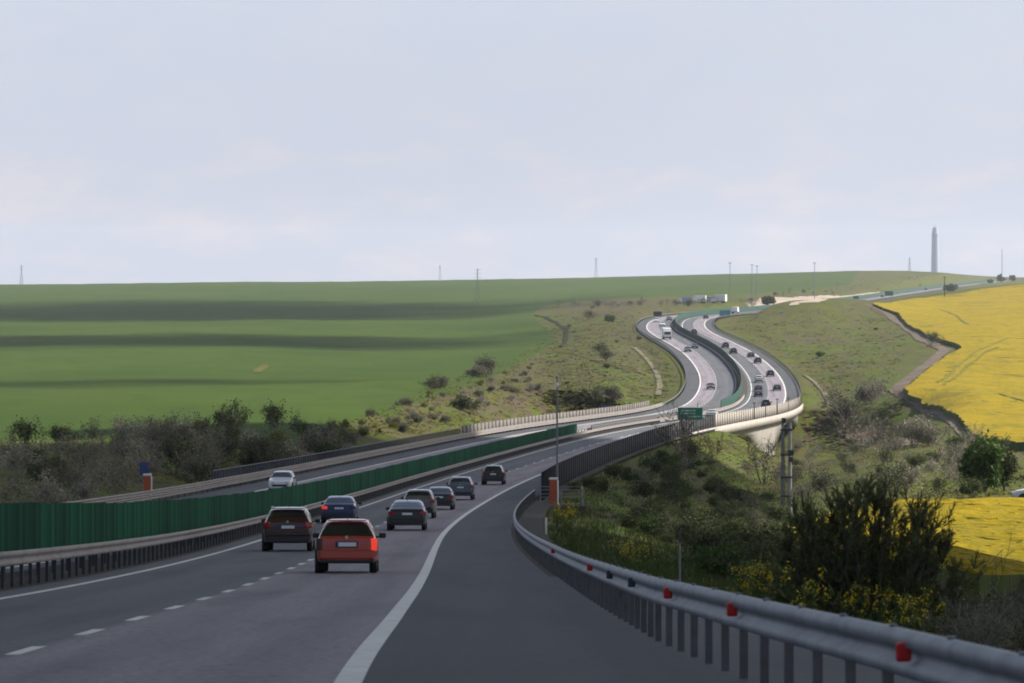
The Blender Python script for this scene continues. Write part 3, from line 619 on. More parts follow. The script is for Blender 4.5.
def leaf_cloud(Cn,size,rng,up=.3,aspect=1.8):
    """one bent-free quad per centre, random facing"""
    n=len(Cn); a=rng.normal(size=(n,3)); a[:,2]+=up; a/=np.linalg.norm(a,axis=1,keepdims=True)
    b=rng.normal(size=(n,3)); b-=a*(a*b).sum(1,keepdims=True); b/=np.linalg.norm(b,axis=1,keepdims=True); c=np.cross(a,b)
    s=(size*rng.uniform(.6,1.4,n))[:,None]; l=b*s*aspect*.5; ww=c*s*.5
    V=np.stack([Cn-l,Cn+ww*.8,Cn+l,Cn-ww*.8],1).reshape(-1,3); Q=np.arange(n*4).reshape(-1,4); return V,Q
def grow(rng,h,wd,stems,fork=3,levels=3,up=.75,base=.15):
    """woody skeleton: list of (p0,p1,r0,r1), tips"""
    seg=[];tips=[]
    def go(p,d,l,r,lev):
        n=3; q=p
        for k in range(n):
            d=(d+Vector(rng.normal(size=3))*.16+Vector((0,0,.05))).normalized(); q2=q+d*(l/n); r2=r*(1-.22); seg.append((q,q2,r,r2)); 
            if lev<levels and k>0:
                for _ in range(fork-1 if k==1 else 1):
                    dd=(d+Vector(rng.normal(size=3))*.62+Vector((0,0,up*.25))).normalized(); go(q2,dd,l*rng.uniform(.55,.75),r2*.62,lev+1)
            q=q2;r=r2
        tips.append(q)
    for i in range(stems):
        a=rng.uniform(0,6.283); sp=rng.uniform(.15,.9)*wd/h*.9
        go(Vector((math.cos(a)*base*rng.uniform(0,1),math.sin(a)*base*rng.uniform(0,1),-.15)),Vector((math.cos(a)*sp,math.sin(a)*sp,1)).normalized(),h*.5*rng.uniform(.8,1.15),.035*h/3,1)
    return seg,tips
def seg_mesh(mb,seg,n=3,mi=0,rmin=.008):
    for p,q,r,s in seg:
        t=(q-p)
        if t.length<1e-5: continue
        t.normalize(); a=t.orthogonal().normalized(); b=t.cross(a); V=[]
        for c,rr in ((p,max(r,rmin)),(q,max(s,rmin))):
            for k in range(n): an=6.2832*k/n; V.append(c+(a*math.cos(an)+b*math.sin(an))*rr)
        mb.add(V,[(k,(k+1)%n,n+(k+1)%n,n+k) for k in range(n)],mi)
def merge(name,parts,mats):
    """several (V,Q,slot) into one object"""
    V=[];Q=[];S_=[];k=0
    for v,q,s in parts: V.append(np.asarray(v)); Q.append(np.asarray(q)+k); S_.append(np.full(len(q),s)); k+=len(v)
    o=npmesh(name,np.concatenate(V),np.concatenate(Q),mats); o.data.polygons.foreach_set('material_index',np.concatenate(S_).astype(np.int32)); return o
def shrub(name,seed,h,wd,stems,twig,leaf,nleaf,lsize,levels=3,fork=3,spread=.22,twr=.012,low=.0,asp=1.6):
    rng=np.random.default_rng(seed); seg,tips=grow(rng,h,wd,stems,fork,levels); mb=MB(); seg_mesh(mb,seg,3,0,twr)
    T=np.array([tuple(t) for t in tips]); P=[(np.array(mb.v),np.array(mb.f),0)]
    if nleaf:
        ends=np.array([tuple(q) for p,q,r,s in seg if r<.02*h/3] or T)
        c=ends[rng.integers(0,len(ends),nleaf)]+rng.normal(size=(nleaf,3))*spread*np.array([1,1,.8]); c=c[c[:,2]>low]
        v,q=leaf_cloud(c,lsize,rng,aspect=asp); P.append((v,q,1))
    o=merge(name,P,[twig,leaf] if nleaf else [twig]); C.objects.unlink(o); return o
PR={}
PR['bare']=[shrub('bare_shrub',s,4.2,3.6,7,M['twig'],M['leaf_grey'],500,.16,4,3,twr=.013) for s in (1,2,3)]
PR['brown']=[shrub('bare_shrub',s,4.6,3.0,6,M['twig2'],M['leaf_grey'],160,.14,4,3,twr=.014) for s in (11,12)]
PR['olive']=[shrub('leafy_shrub',s,3.4,3.4,8,M['twig'],M['leaf_olive'],2600,.17,3,3,.3) for s in (21,22,23)]
PR['green']=[shrub('leafy_shrub',s,3.2,3.2,8,M['twig'],M['leaf_green'],3000,.17,3,3,.3) for s in (31,32)]
PR['pale']=[shrub('blossoming_shrub',s,3.8,3.4,8,M['twig'],M['leaf_pale'],1900,.15,3,3,.28) for s in (41,42)]
PR['yellow']=[shrub('leafy_shrub',s,2.6,2.8,8,M['twig'],M['leaf_yellow'],1900,.16,3,3,.28) for s in (51,52)]
PR['dark']=[shrub('bare_shrub',s,3.9,3.6,9,M['twig2'],M['leaf_olive'],1200,.16,4,3,.28) for s in (61,62)]
PR['grey']=[shrub('bare_shrub',s,3.6,4.6,11,M['twig'],M['leaf_grey'],3200,.17,3,3,.42) for s in (71,72)]
cats={'grey':'shrub','bare':'shrub','brown':'shrub','olive':'bush','green':'bush','pale':'shrub','yellow':'bush','dark':'bush'}
def plant(kind,x,y,sc,label,group,sink=.1,sz=None):
    pr=rnd.choice(PR[kind]); o=pr.copy(); C.objects.link(o); o.location=(x,y,gz_at(x,y)-sink); o.rotation_euler=(0,0,rnd.uniform(0,6.28)); k=sc*rnd.uniform(.88,1.12)
    o.scale=(k*rnd.uniform(.9,1.15),k*rnd.uniform(.9,1.15),(sz or sc)*rnd.uniform(.9,1.1)); tag(o,label,cats[kind],group); return o
def by_px(kind,u,v,sc,label,group,jit=0,sz=None):
    p=pick(u,v)
    if p is None: return
    s,d=sd_of([p.x],[p.y])
    if -4.6<d[0]<24.5: return
    return plant(kind,p.x+rnd.uniform(-jit,jit),p.y+rnd.uniform(-jit,jit),sc,label,group,sz=sz)
KN={'grey':'dense grey','bare':'leafless grey-brown','brown':'leafless reddish brown','olive':'olive green leafy','green':'fresh green leafy','pale':'pale blossoming','yellow':'yellow-green leafy','dark':'dark tangled'}
# hedge left of the oncoming carriageway
for i in range(125):
    s=rnd.uniform(150,470); d=26.5+abs(rnd.gauss(0,1))*11
    p=road_pt(np.array([s]),d,0)[0]; u=CX+F*p[0]/p[1]
    if u<-70 or u>335: continue
    kd=rnd.choices(['bare','dark','brown','olive','pale','yellow'],[7,.8,2,3,4 if d>30 else .8,1.2 if d>30 else .4])[0]
    hh=.72 if u<170 else .80
    if 215<u<285 and rnd.random()<.6: kd='dark'; hh=.95
    plant(kd,p[0],p[1],hh*rnd.uniform(.75,1.1),KN[kd]+' shrub in the hedge between the oncoming lanes and the wheat field','hedge shrubs beside the oncoming lanes')
for u,v,k_,sc,tx in ((255,466,'grey',.95,'big grey round shrub standing above the hedge in front of the wheat'),(318,457,'grey',.95,'big grey shrub at the right end of the hedge, next to the railing'),(325,462,'olive',.9,'olive bush at the foot of the big grey shrub by the railing'),
  (488,376,'grey',1.15,'large lone grey bush on the field edge above the viaduct'),(478,377,'grey',.85,'smaller left half of the lone grey bush clump on the field edge'),(437,389,'grey',.75,'small grey bush on the scrub slope left of the lone grey bush'),(430,392,'dark',.9,'low dark bush beside the small grey bush on the scrub slope'),
  (466,412,'olive',.9,'low olive bush on the scrub slope just above the railing'),(610,323,'green',1.1,'dark green round bush high on the slope left of the distant bend'),(590,320,'dark',1.0,'small dark bush on the slope, upper of two above the bend'),(599,355,'dark',1.0,'small dark shrub halfway down the slope left of the bend'),(607,362,'dark',.9,'small dark shrub just below another halfway down the slope'),
  (612,401,'grey',1.0,'grey shrub by the left edge of the viaduct'),(596,404,'dark',1.1,'dark shrub close to the pale screen on the left of the viaduct'),
  (932,346.5,'dark',1.1,'single dark bush beside the bend of the dirt track'),(820,357,'green',.7,'tiny bush low on the grassy hillside right of the bend')):
    by_px(k_,u,v,sc,tx,None)
# scrub slope above the oncoming carriageway
for i in range(70):
    t=rnd.random(); u=345+t*200+rnd.uniform(-15,15); vb=430-t*62; v=vb+rnd.uniform(-12,26)*(1-.4*t)
    kd=rnd.choices(['yellow','grey','pale'],[3,4,2])[0]
    by_px(kd,u,v,rnd.uniform(.2,.5),'low '+KN[kd]+' scrub on the slope between wheat field and viaduct','scrub on the slope below the wheat',2)
for i in range(9):
    u=rnd.uniform(560,665); v=rnd.uniform(315,398); kd=rnd.choice(['olive','dark','green','bare'])
    by_px(kd,u,v,rnd.uniform(.25,.5),'small '+KN[kd]+' bush on the slope left of the distant bend','bushes left of the distant bend',3)
# valley thicket under and before the viaduct
for u,v,k_,sc,tx in ((684,470,'brown',1.45,'tall dark bare tree-like shrub rising in front of the green road sign'),(694,468,'dark',1.0,'dark shrub right beside the tall one below the road sign'),(712,470,'brown',1.0,'brown bare shrub before the small arch of the viaduct'),(764,484,'brown',1.35,'tall brown bare shrub left of the double utility pole'),(750,478,'bare',.6,'thin grey shrub below the pier of the viaduct'),(776,490,'bare',.9,'grey bare shrub just left of the double utility pole'),
   (842,421,'grey',1.25,'wide grey thicket shrub at the foot of the hill right of the viaduct'),(852,424,'dark',1.3,'dark shrub low in the thicket right of the viaduct'),(835,414,'bare',1.6,'grey shrub at the left end of the thicket right of the viaduct'),(868,404,'grey',1.35,'tall brown-grey bare tree-like shrub at the end of the dirt track'),(876,402,'bare',1.2,'grey shrub behind the tall brown one at the end of the track'),(895,408,'brown',.9,'small bare shrub on the green meadow below the dirt track'),
   (926,446,'grey',.85,'spreading grey bare shrub on the terraces below the yellow field'),(938,446,'bare',.9,'grey bare shrub, right-hand one of the spreading pair on the terraces'),(915,446,'pale',1.1,'pale shrub at the left of the spreading pair on the terraces'),(955,454,'olive',.7,'olive bush left of the pole on the terraces'),(972,454,'bare',.7,'grey shrub near the lower end of the curving track'),(860,452,'bare',1.5,'faint grey shrub above the dark evergreen'),(890,462,'brown',1.1,'brown shrub behind the top of the dark evergreen'),(880,454,'bare',1.1,'grey shrub on the path end behind the evergreen')):
    by_px(k_,u,v,sc,tx,None)
for i in range(270):
    u=rnd.uniform(575,800); v=rnd.uniform(458,592); 
    if v<640-.28*u+8 or v>440+.68*(u-530)+22: continue
    if 710<u<775 and 452<v<490: continue
    if 768<u<805 and v>490: continue
    if 585<u<640 and 480<v<525 and rnd.random()<.8: continue
    kd=rnd.choices(['olive','bare','dark','green','brown'],[9,1,2.5,3,.4])[0]
    by_px(kd,u,v,rnd.uniform(.28,.6),KN[kd]+' shrub in the thicket on the valley slope right of the motorway','valley thicket right of the motorway',1)
for i in range(60):
    u=rnd.uniform(780,1040); v=rnd.uniform(445,498); kd=rnd.choices(['olive','bare','dark','pale'],[3,4,2,.5])[0]
    if 845<u<900 and v<458: continue
    by_px(kd,u,v,rnd.uniform(.35,.75),KN[kd]+' shrub on the terraced valley floor behind the small yellow field','shrubs on the terraced valley floor',2)
for i in range(75):
    u=rnd.uniform(925,1060); v=rnd.uniform(586,675); kd=rnd.choices(['olive','bare','dark','brown'],[2,4,5,3])[0]
    if v<560+.17*(u-925)+22: continue
    by_px(kd,u,v,rnd.uniform(.14,.30),KN[kd]+' shrub in the dark strip between the guardrail and the small yellow field','shrubs behind the near guardrail',1)
for i in range(6):
    u=rnd.uniform(830,1000); v=rnd.uniform(308,395); kd=rnd.choice(['olive','dark','green'])
    if u>880-(v-350)*.3: continue
    by_px(kd,u,v,rnd.uniform(.2,.4),'tiny '+KN[kd]+' bush on the grassy hillside right of the bend','tiny bushes on the right hillside',3)
# far line of trees along the rest area
for i in range(46):
    u=rnd.uniform(560,765); v=307-(u-560)*.017+rnd.uniform(-1.5,2.5); kd=rnd.choice(['bare','dark','brown','bare'])
    by_px(kd,u,v,rnd.uniform(.5,.95),KN[kd]+' shrub in the far tree row before the white trucks','far shrub row at the rest area',10)
for i in range(26):
    u=rnd.uniform(770,930); v=296-(u-770)*.09+rnd.uniform(-3,3); kd=rnd.choice(['bare','brown','dark'])
    by_px(kd,u,v,rnd.uniform(.3,.75),KN[kd]+' shrub on the far hill above the climbing road','far shrubs above the climbing road',12)

# the round green tree behind the small yellow field
def tree(name,label,cat,x,y,h,seed,leaf,nleaf,lsize,trunk_r,wd):
    rng=np.random.default_rng(seed); seg,tips=grow(rng,h,wd,4,3,4,base=.25); r=empty(name,(x,y,gz_at(x,y)-.1)); tag(r,label,cat)
    mb=MB(); mb.tube([(0,0,-.3),(.05,0,h*.12),(0,.05,h*.3)],[trunk_r*1.3,trunk_r,trunk_r*.7],8); seg_mesh(mb,seg,4,0,.012); mb.build('trunk',M['bark'],r)
    ends=np.array([tuple(q) for p,q,a,b in seg if a<.02*h/3]); c=ends[rng.integers(0,len(ends),nleaf)]+rng.normal(size=(nleaf,3))*.3
    v,q=leaf_cloud(c,lsize,rng); npmesh('crown',v,q,leaf,r); return r
p=at(985,320); tree('tree','dense round green tree at the back edge of the small yellow field','tree',p.x,p.y,3.6,71,M['leaf_green'],9000,.2,.16,4.0)
p=at(1004,326); tree('tree','smaller olive tree right of the round green one, before the white vehicle','tree',p.x,p.y,2.7,72,M['leaf_olive'],4000,.18,.1,2.2)
p=at(845,95)
# ------------------------------------------------------------------ big dark evergreen shrub by the guardrail
def evergreen(x,y):
    """limbs fan from one base to a dome; brush-like shoots only on their outer halves, so the inside stays open"""
    rng=np.random.default_rng(5); r=empty('evergreen_shrub',(x,y,gz_at(x,y)-.1)); tag(r,'big dark evergreen shrub with spiky upright shoots behind the near guardrail','shrub')
    seg=[];C_=[];D_=[]
    def shoots(p,d,k,l0,l1,m0):
        for _ in range(k):
            dd=(d*.55+Vector(rng.normal(size=3))*.42+Vector((0,0,.7))).normalized(); sl_=rng.uniform(l0,l1); seg.append((p,p+dd*sl_,.006,.003)); m=int(m0*sl_/.3)
            for j in range(m): C_.append(p+dd*sl_*(.05+1.0*j/m)); D_.append(dd)
    def limb(T,rad,n=7,b0=.5):
        q=Vector((rng.normal()*.10,rng.normal()*.10,-.1)); P0=q.copy(); c1=Vector((T.x*.55,T.y*.55,T.z*.30)); pr=P0
        for k in range(1,n+1):
            t=k/n; p=P0*(1-t)**2+c1*2*t*(1-t)+T*t*t+Vector(rng.normal(size=3))*.025; seg.append((pr,p,rad*(1-.75*(t-1/n)),rad*(1-.75*t))); d=(p-pr).normalized()
            if t>=b0:
                for _ in range(2):
                    dd=(d*.7+Vector(rng.normal(size=3))*.6+Vector((0,0,.25))).normalized(); l=rng.uniform(.22,.45); e=p+dd*l; m_=p+dd*l*.5+Vector(rng.normal(size=3))*.02; seg.append((p,m_,rad*.35,rad*.25)); seg.append((m_,e,rad*.25,rad*.15)); shoots(m_,dd,2,.14,.28,22); shoots(e,dd,3,.16,.34,24)
                shoots(p,d,2,.16,.32,22)
            pr=p
        shoots(pr,d,4,.2,.4,26)
    for i in range(40):        # dome
        a=rng.uniform(0,6.28); el=math.acos(rng.uniform(.30,1.0)); limb(Vector((1.42*math.sin(el)**.8*math.cos(a)-.05,1.2*math.sin(el)*math.sin(a),1.05+1.35*math.cos(el)**.8)),.040,7,.50)
    for T in ((1.50,-.1,1.15),(1.62,.2,1.00),(1.42,-.3,.80),(1.30,.2,1.45),(-1.4,.1,1.35),(-1.25,-.2,1.05),(-1.45,.2,.85)): limb(Vector(T),.034,8,.62)
    for T in ((-.9,-.3,.8),(-1.0,.2,.6),(-.6,-.5,.9),(.3,-.5,.7)): limb(Vector(T),.03,6,.55)
    mb=MB(); seg_mesh(mb,seg,4,0,.004); mb.build('trunk',M['bark'],r)
    Cn=np.array([tuple(c) for c in C_]); Dn=np.array([tuple(d) for d in D_]); n=len(Cn)
    o=rng.normal(size=(n,3)); o-=Dn*(o*Dn).sum(1,keepdims=True); o/=np.linalg.norm(o,axis=1,keepdims=True)
    dirn=o*.75+Dn*.65; dirn/=np.linalg.norm(dirn,axis=1,keepdims=True); sd=np.cross(dirn,Dn); sd/=np.linalg.norm(sd,axis=1,keepdims=True)+1e-9
    L_=rng.uniform(.05,.10,n)[:,None]; w_=.010
    V=np.stack([Cn-sd*w_,Cn+sd*w_,Cn+dirn*L_+sd*w_*.4,Cn+dirn*L_-sd*w_*.4],1).reshape(-1,3)
    npmesh('crown',V,np.arange(n*4).reshape(-1,4),M['needle'],r); print('needles',n,Cn.min(0),Cn.max(0),gz_at(x,y)); return r
p=at(868,82); EV=evergreen(p.x,p.y); EV.scale=(1.08,1.0,1.13)
# low bush left of it
p=at(798,90); PRl=tree('leafy_shrub','dark leafy bush low against the left side of the spiky evergreen','bush',p.x,p.y,1.7,73,M['needle'],5200,.07,.05,2.0)
# bare saplings against the yellow field
def sapling(u,Y,h,seed,label):
    rng=np.random.default_rng(seed); seg,tips=grow(rng,h,h*.8,3,2,3,base=.05); mb=MB(); mb.tube([(0,0,-.3),(0,0,.25)],[.03,.02],5); seg_mesh(mb,seg,4,0,.006); p=at(u,Y); o=mb.build('bare_sapling',M['bark'],loc=(p.x,p.y,p.z-.05)); tag(o,label,'sapling')
sapling(975,95,2.6,81,'bare forked sapling standing out against the small yellow field'); sapling(1022,88,2.5,82,'bare twiggy sapling at the right edge before the yellow field'); sapling(948,110,1.9,83,'thin bare sapling just right of the spiky evergreen'); sapling(1000,105,1.6,84,'short bare sapling between two taller ones before the yellow field')

# flowering rape plants behind the rail
def flower(seed,h=1.0):
    rng=np.random.default_rng(seed); mb=MB(); st=[];pt=[];lf=[]
    for k in range(5):
        a=rng.uniform(0,6.28); d=Vector((math.cos(a)*.28,math.sin(a)*.28,1)).normalized(); q=Vector((0,0,-.1)); hh=h*rng.uniform(.7,1.1)
        seg=[]
        for j in range(3):
            d=(d+Vector(rng.normal(size=3))*.08).normalized(); q2=q+d*hh/3; seg.append((q,q2,.008,.006)); lf+= [tuple(q2+Vector(rng.normal(size=3))*.06) for _ in range(3)]; q=q2
        seg_mesh(mb,seg,3,0,.004); pt+=[tuple(q+Vector(rng.normal(size=3)*np.array([.035,.035,.05]))) for _ in range(16)]
    pr=np.random.default_rng(seed+1)
    v1,q1=leaf_cloud(np.array(lf),.07,pr,aspect=2.6); v2,q2=leaf_cloud(np.array(pt),.036,pr,up=1,aspect=1.1)
    r=empty('flowering_plant'); C.objects.unlink(r)
    a=merge('stalks',[(np.array(mb.v),np.array(mb.f),0),(v1,q1,0)],[M['stalk']]); a.parent=r; b=npmesh('blossom',v2,q2,M['petal'],r); C.objects.unlink(a); C.objects.unlink(b)
    return r
FL=[flower(90+i) for i in range(4)]
def flowers(n,u0,u1,v0,v1,label,group,sc=(.8,1.2)):
    for i in range(n):
        u=rnd.uniform(u0,u1); t=(u-u0)/(u1-u0); v=v0(t)+rnd.uniform(0,v1(t)-v0(t)); p=pick(u,v)
        if p is None: continue
        dup(rnd.choice(FL),(p.x,p.y,p.z),rnd.uniform(0,6.28),rnd.uniform(*sc),label,group)
for f in FL: tag(f,'x','flower')
flowers(120,748,930,lambda t:608+10*t,lambda t:628+36*t,'yellow flowering plant in the patch before the dark evergreen','yellow flowers behind the near guardrail',(.75,1.35))
flowers(10,705,770,lambda t:592+18*t,lambda t:600+20*t,'short yellow flowering plant left of the flower patch, along the guardrail','flowers along the guardrail',(.4,.7))
flowers(14,552,580,lambda t:520+2*t,lambda t:536+12*t,'yellow flowering plant on the verge below the emergency phone','flowers below the emergency phone',(.9,1.4))
flowers(16,618,652,lambda t:560+8*t,lambda t:570+10*t,'yellow flowering plant on the verge left of the marker post','flowers left of the marker post',(.7,1.1))

# grass and weeds as loose blades
def grass(name,pts,hmin,hmax,wid,mat,rng,per=1):
    n=len(pts); a=rng.uniform(0,6.283,n); h=rng.uniform(hmin,hmax,n); lean=rng.normal(size=(n,2))*.35
    sx=np.cos(a)*wid*.5; sy=np.sin(a)*wid*.5; z=np.zeros(n)
    b0=pts+np.stack([sx,sy,z],1); b1=pts-np.stack([sx,sy,z],1); tp=pts+np.stack([lean[:,0]*h,lean[:,1]*h,h],1)
    V=np.stack([b0,b1,tp],1).reshape(-1,3); return npmesh(name,V,np.arange(3*n).reshape(-1,3),mat)
def scatter(n,test,u0,u1,v0,v1,clump=0):
    P=[]
    rng=np.random.default_rng(int(u0*7+v0)); 
    while n>0:
        u=rng.uniform(u0,u1); v=rng.uniform(v0,v1); n-=1
        if not test(u,v): continue
        p=pick(u,v)
        if p is None: continue
        for _ in range(clump): 
            q=rng.normal(size=2)*.10*p.y/100; P.append((p.x+q[0],p.y+q[1],p.z-.03))
    return np.array(P)
gm=leafmat('grass_blades',(.036,.056,.012),(.066,.092,.02),(.05,.074,.016),.2)
gm2=leafmat('dry_grass_blades',(.06,.055,.03),(.12,.105,.055),(.075,.075,.03),.2)
def right_slope(u,v): 
    p=pick(u,v)
    if p is None: return False
    s,d=sd_of([p.x],[p.y]); return d[0]<-5.0
P=scatter(4200,right_slope,550,820,470,640,12); g=grass('grass',P,.15,.55,.05,gm,np.random.default_rng(3)); tag(g,'rough green grass covering the verge and slope right of the guardrail','grass',None,'stuff')
P=scatter(2600,right_slope,700,1060,575,683,12); g=grass('dry_grass',P,.12,.5,.03,gm2,np.random.default_rng(4)); tag(g,'dry dark grass between the near guardrail and the small yellow field','grass',None,'stuff')

# low undergrowth, weeds and dead stalks that nobody could count
def undergrowth(name,n,test,u0,u1,v0,v1,mat,size,hh,spread,per,label,seed,up=4.0):
    rng=np.random.default_rng(seed); Cn=[]; k=0
    while k<n:
        k+=1; u=rng.uniform(u0,u1); v=rng.uniform(v0,v1)
        if not test(u,v): continue
        p=pick(u,v)
        if p is None: continue
        q=rng.normal(size=(per,3))*np.array([spread,spread,hh*.22]); q[:,2]=np.abs(q[:,2]); Cn.append(q+np.array([p.x,p.y,p.z+.03]))
    V,Q=leaf_cloud(np.concatenate(Cn),size,rng,up=up,aspect=1.7); return tag(npmesh(name,V,Q,mat),label,'undergrowth',None,'stuff')
def side(lo,hi):
    def f(u,v):
        p=pick(u,v)
        if p is None: return False
        s,d=sd_of([p.x],[p.y]); return lo<d[0]<hi
    return f
ug1=leafmat('scrub_leaves',(.070,.082,.010),(.112,.106,.018),(.088,.092,.013),.15); ug2=leafmat('dry_stalks',(.075,.068,.035),(.125,.11,.065),(.095,.088,.045),.1); ug3=leafmat('hill_weeds',(.045,.055,.012),(.085,.080,.024),(.06,.068,.016),.15)
fs_=side(25,400)
undergrowth('undergrowth',2200,lambda u,v: v>426-(u-345)*.42 and v>342 and fs_(u,v),335,600,340,436,ug1,.30,.7,.55,12,'mixed yellow and olive scrub covering the slope below the wheat field',1)
undergrowth('dry_weeds',350,lambda u,v: v>426-(u-345)*.42 and v>350 and fs_(u,v),335,570,340,436,ug2,.25,.8,.5,12,'dry grey weeds among the scrub below the wheat field',2)
fl=side(25,300)
fr=side(-500,-6)
undergrowth('undergrowth',1500,lambda u,v: fr(u,v),700,1040,440,500,ug1,.18,.5,.4,12,'low scrub on the terraced valley floor behind the small yellow field',5)
undergrowth('undergrowth',700,lambda u,v: v>440+.5*(u-560) and fr(u,v),540,800,460,600,ug3,.10,.5,.3,14,'low dark weeds on the slope right of the motorway',6)
hw=leafmat('tussocks',(.052,.066,.009),(.085,.088,.012),(.066,.080,.009),.1); hw2=leafmat('dead_tussocks',(.062,.054,.026),(.085,.074,.034),(.072,.064,.030),.1)
undergrowth('tussocks',1200,lambda u,v: (v>395 or u<897-(v-390)*.2) and fr(u,v),720,905,308,450,hw,.8,.05,1.5,7,'patchy green tussocks on the hillside right of the distant bend',4,12.)
undergrowth('dead_tussocks',800,lambda u,v: (v>395 or u<897-(v-390)*.2) and fr(u,v),720,905,308,450,hw2,.8,.05,1.7,7,'brownish dead tussocks on the hillside right of the distant bend',5,12.)
undergrowth('tussocks',1500,lambda u,v: fl(u,v) and v>312,545,690,310,410,hw,.8,.05,1.5,7,'patchy green tussocks on the slope left of the distant bend',7,12.)
undergrowth('dead_tussocks',500,lambda u,v: fl(u,v) and v>312,560,690,310,400,hw2,.8,.05,1.7,7,'brownish dead tussocks on the slope left of the distant bend',8,12.)
# ------------------------------------------------------------------ cars
KIND={
 'hatch':dict(L=3.98,W=1.65,belt=.93,prof=[(0,.78),(.012,.93),(.03,1.0),(.085,1.30),(.115,1.39),(.2,1.435),(.33,1.455),(.45,1.44),(.54,1.38),(.70,.99),(.76,.94),(.92,.80),(.98,.68),(1,.5)],rw=(.03,.095),ws=(.555,.69),side=(.13,.62)),
 'sedan':dict(L=4.72,W=1.83,belt=.95,prof=[(0,.86),(.01,.99),(.03,1.04),(.12,1.06),(.14,1.08),(.25,1.33),(.31,1.40),(.42,1.435),(.5,1.42),(.56,1.36),(.70,1.01),(.77,.95),(.93,.82),(.985,.68),(1,.5)],rw=(.145,.26),ws=(.565,.69),side=(.22,.63)),
 'fastback':dict(L=4.72,W=1.85,belt=.96,prof=[(0,.9),(.01,1.02),(.03,1.07),(.08,1.09),(.1,1.11),(.24,1.33),(.31,1.41),(.42,1.45),(.5,1.43),(.56,1.37),(.72,1.0),(.79,.94),(.93,.80),(.985,.66),(1,.5)],rw=(.105,.26),ws=(.565,.70),side=(.24,.64)),
 'suv':dict(L=4.5,W=1.85,belt=1.05,prof=[(0,.92),(.01,1.06),(.025,1.13),(.075,1.45),(.10,1.55),(.16,1.60),(.3,1.64),(.45,1.63),(.54,1.57),(.69,1.13),(.76,1.07),(.93,.97),(.985,.82),(1,.55)],rw=(.028,.082),ws=(.555,.68),side=(.12,.62)),
}
PLAN=[(0,.86),(.015,.93),(.06,.975),(.2,1),(.78,1),(.92,.95),(.98,.84),(1,.70)]
def lerp(tab,t): return float(np.interp(t,[a for a,_ in tab],[b for _,b in tab]))
def car_mesh(k,paint):
    K=KIND[k]; L,W=K['L'],K['W']/2; keys=sorted(set([a for a,_ in K['prof']]+[a for a,_ in PLAN]+list(K['rw'])+list(K['ws'])+list(K['side'])+[i/40 for i in range(41)]))
    ts=[keys[0]]
    for t in keys[1:]:
        if t-ts[-1]>.004: ts.append(t)
    f=.26 if k!='suv' else .30; rings=[]
    for t in ts:
        zt=lerp(K['prof'],t); w=W*lerp(PLAN,t); y=-L/2+t*L
        if t>.97: y-=0
        belt=min(K['belt']-.02*(t-.3),zt-.035); g=min(1,max(0,(zt-belt-.03)/.38)); fl=f+(.10*(1-t/.03) if t<.03 else 0)+(.08*(t-.97)/.03 if t>.97 else 0)
        wr=w*(.95-.23*g); hgt=zt-belt; midz=fl+.28
        half=[(0,fl),(w*.82,fl),(w*.95,fl+.05),(w*.99,fl+.16),(w,midz),(w*.995,max(midz+.03,belt-.14)),(w*.975,max(midz+.06,belt-.03)),(w*(.955-.0*g),belt),(w*.955+(wr-w*.955)*.55,belt+hgt*.55*(.6+.4*g)),(wr,zt-.075*g-.012),(wr*.94,zt-.03*g-.006),(wr*.72,zt-.006),(wr*.36,zt),(0,zt+.003)]
        rings.append([(x,y,z) for x,z in half]+[(-x,y,z) for x,z in half[-2:0:-1]])
    n=len(rings[0]); mb=MB(); V=[p for r in rings for p in r]; Fc=[]
    for i in range(len(rings)-1):
        for j in range(n): Fc.append((i*n+j,i*n+(j+1)%n,(i+1)*n+(j+1)%n,(i+1)*n+j))
    mb.add(V,Fc)
    for i,flip in ((0,False),(len(rings)-1,True)):
        c=(0,rings[i][0][1],sum(p[2] for p in rings[i])/n); b=len(mb.v)
        fs=[(j,(j+1)%n,n) for j in range(n)] if flip else [((j+1)%n,j,n) for j in range(n)]
        mb.add(rings[i]+[c],fs)
    # glass patches lifted 8 mm
    def patch(t0,t1,segs):
        g=MB()
        idx=[i for i,t in enumerate(ts) if t0-1e-6<=t<=t1+1e-6]
        for i in idx[:-1]:
            for j in segs:
                q=[Vector(V[i*n+j]),Vector(V[i*n+(j+1)%n]),Vector(V[(i+1)*n+(j+1)%n]),Vector(V[(i+1)*n+j])]
                nn=(q[1]-q[0]).cross(q[3]-q[0]); nn=nn.normalized() if nn.length>1e-9 else Vector((0,0,1))
                if nn.z<0 and abs(nn.z)>.15: nn=-nn
                c=sum(q,Vector())/4
                if nn.x*c.x<0 and abs(nn.x)>.3: nn=-nn
                g.add([p+nn*.008 for p in q],[(0,1,2,3)])
        return g
    top=list(range(9,17)); 
    G={'rear_window':patch(*K['rw'],[j for j in range(9,17)]),'windscreen':patch(*K['ws'],[j for j in range(9,17)])}
    s0,s1=K['side']; mid=(s0+s1)/2
    for a,b in ((s0,mid-.012),(mid+.012,s1)):
        for si,side in enumerate(([7,8],[17,18])): G['side_window',a,si]=patch(a,b,side)
    return mb,G,K
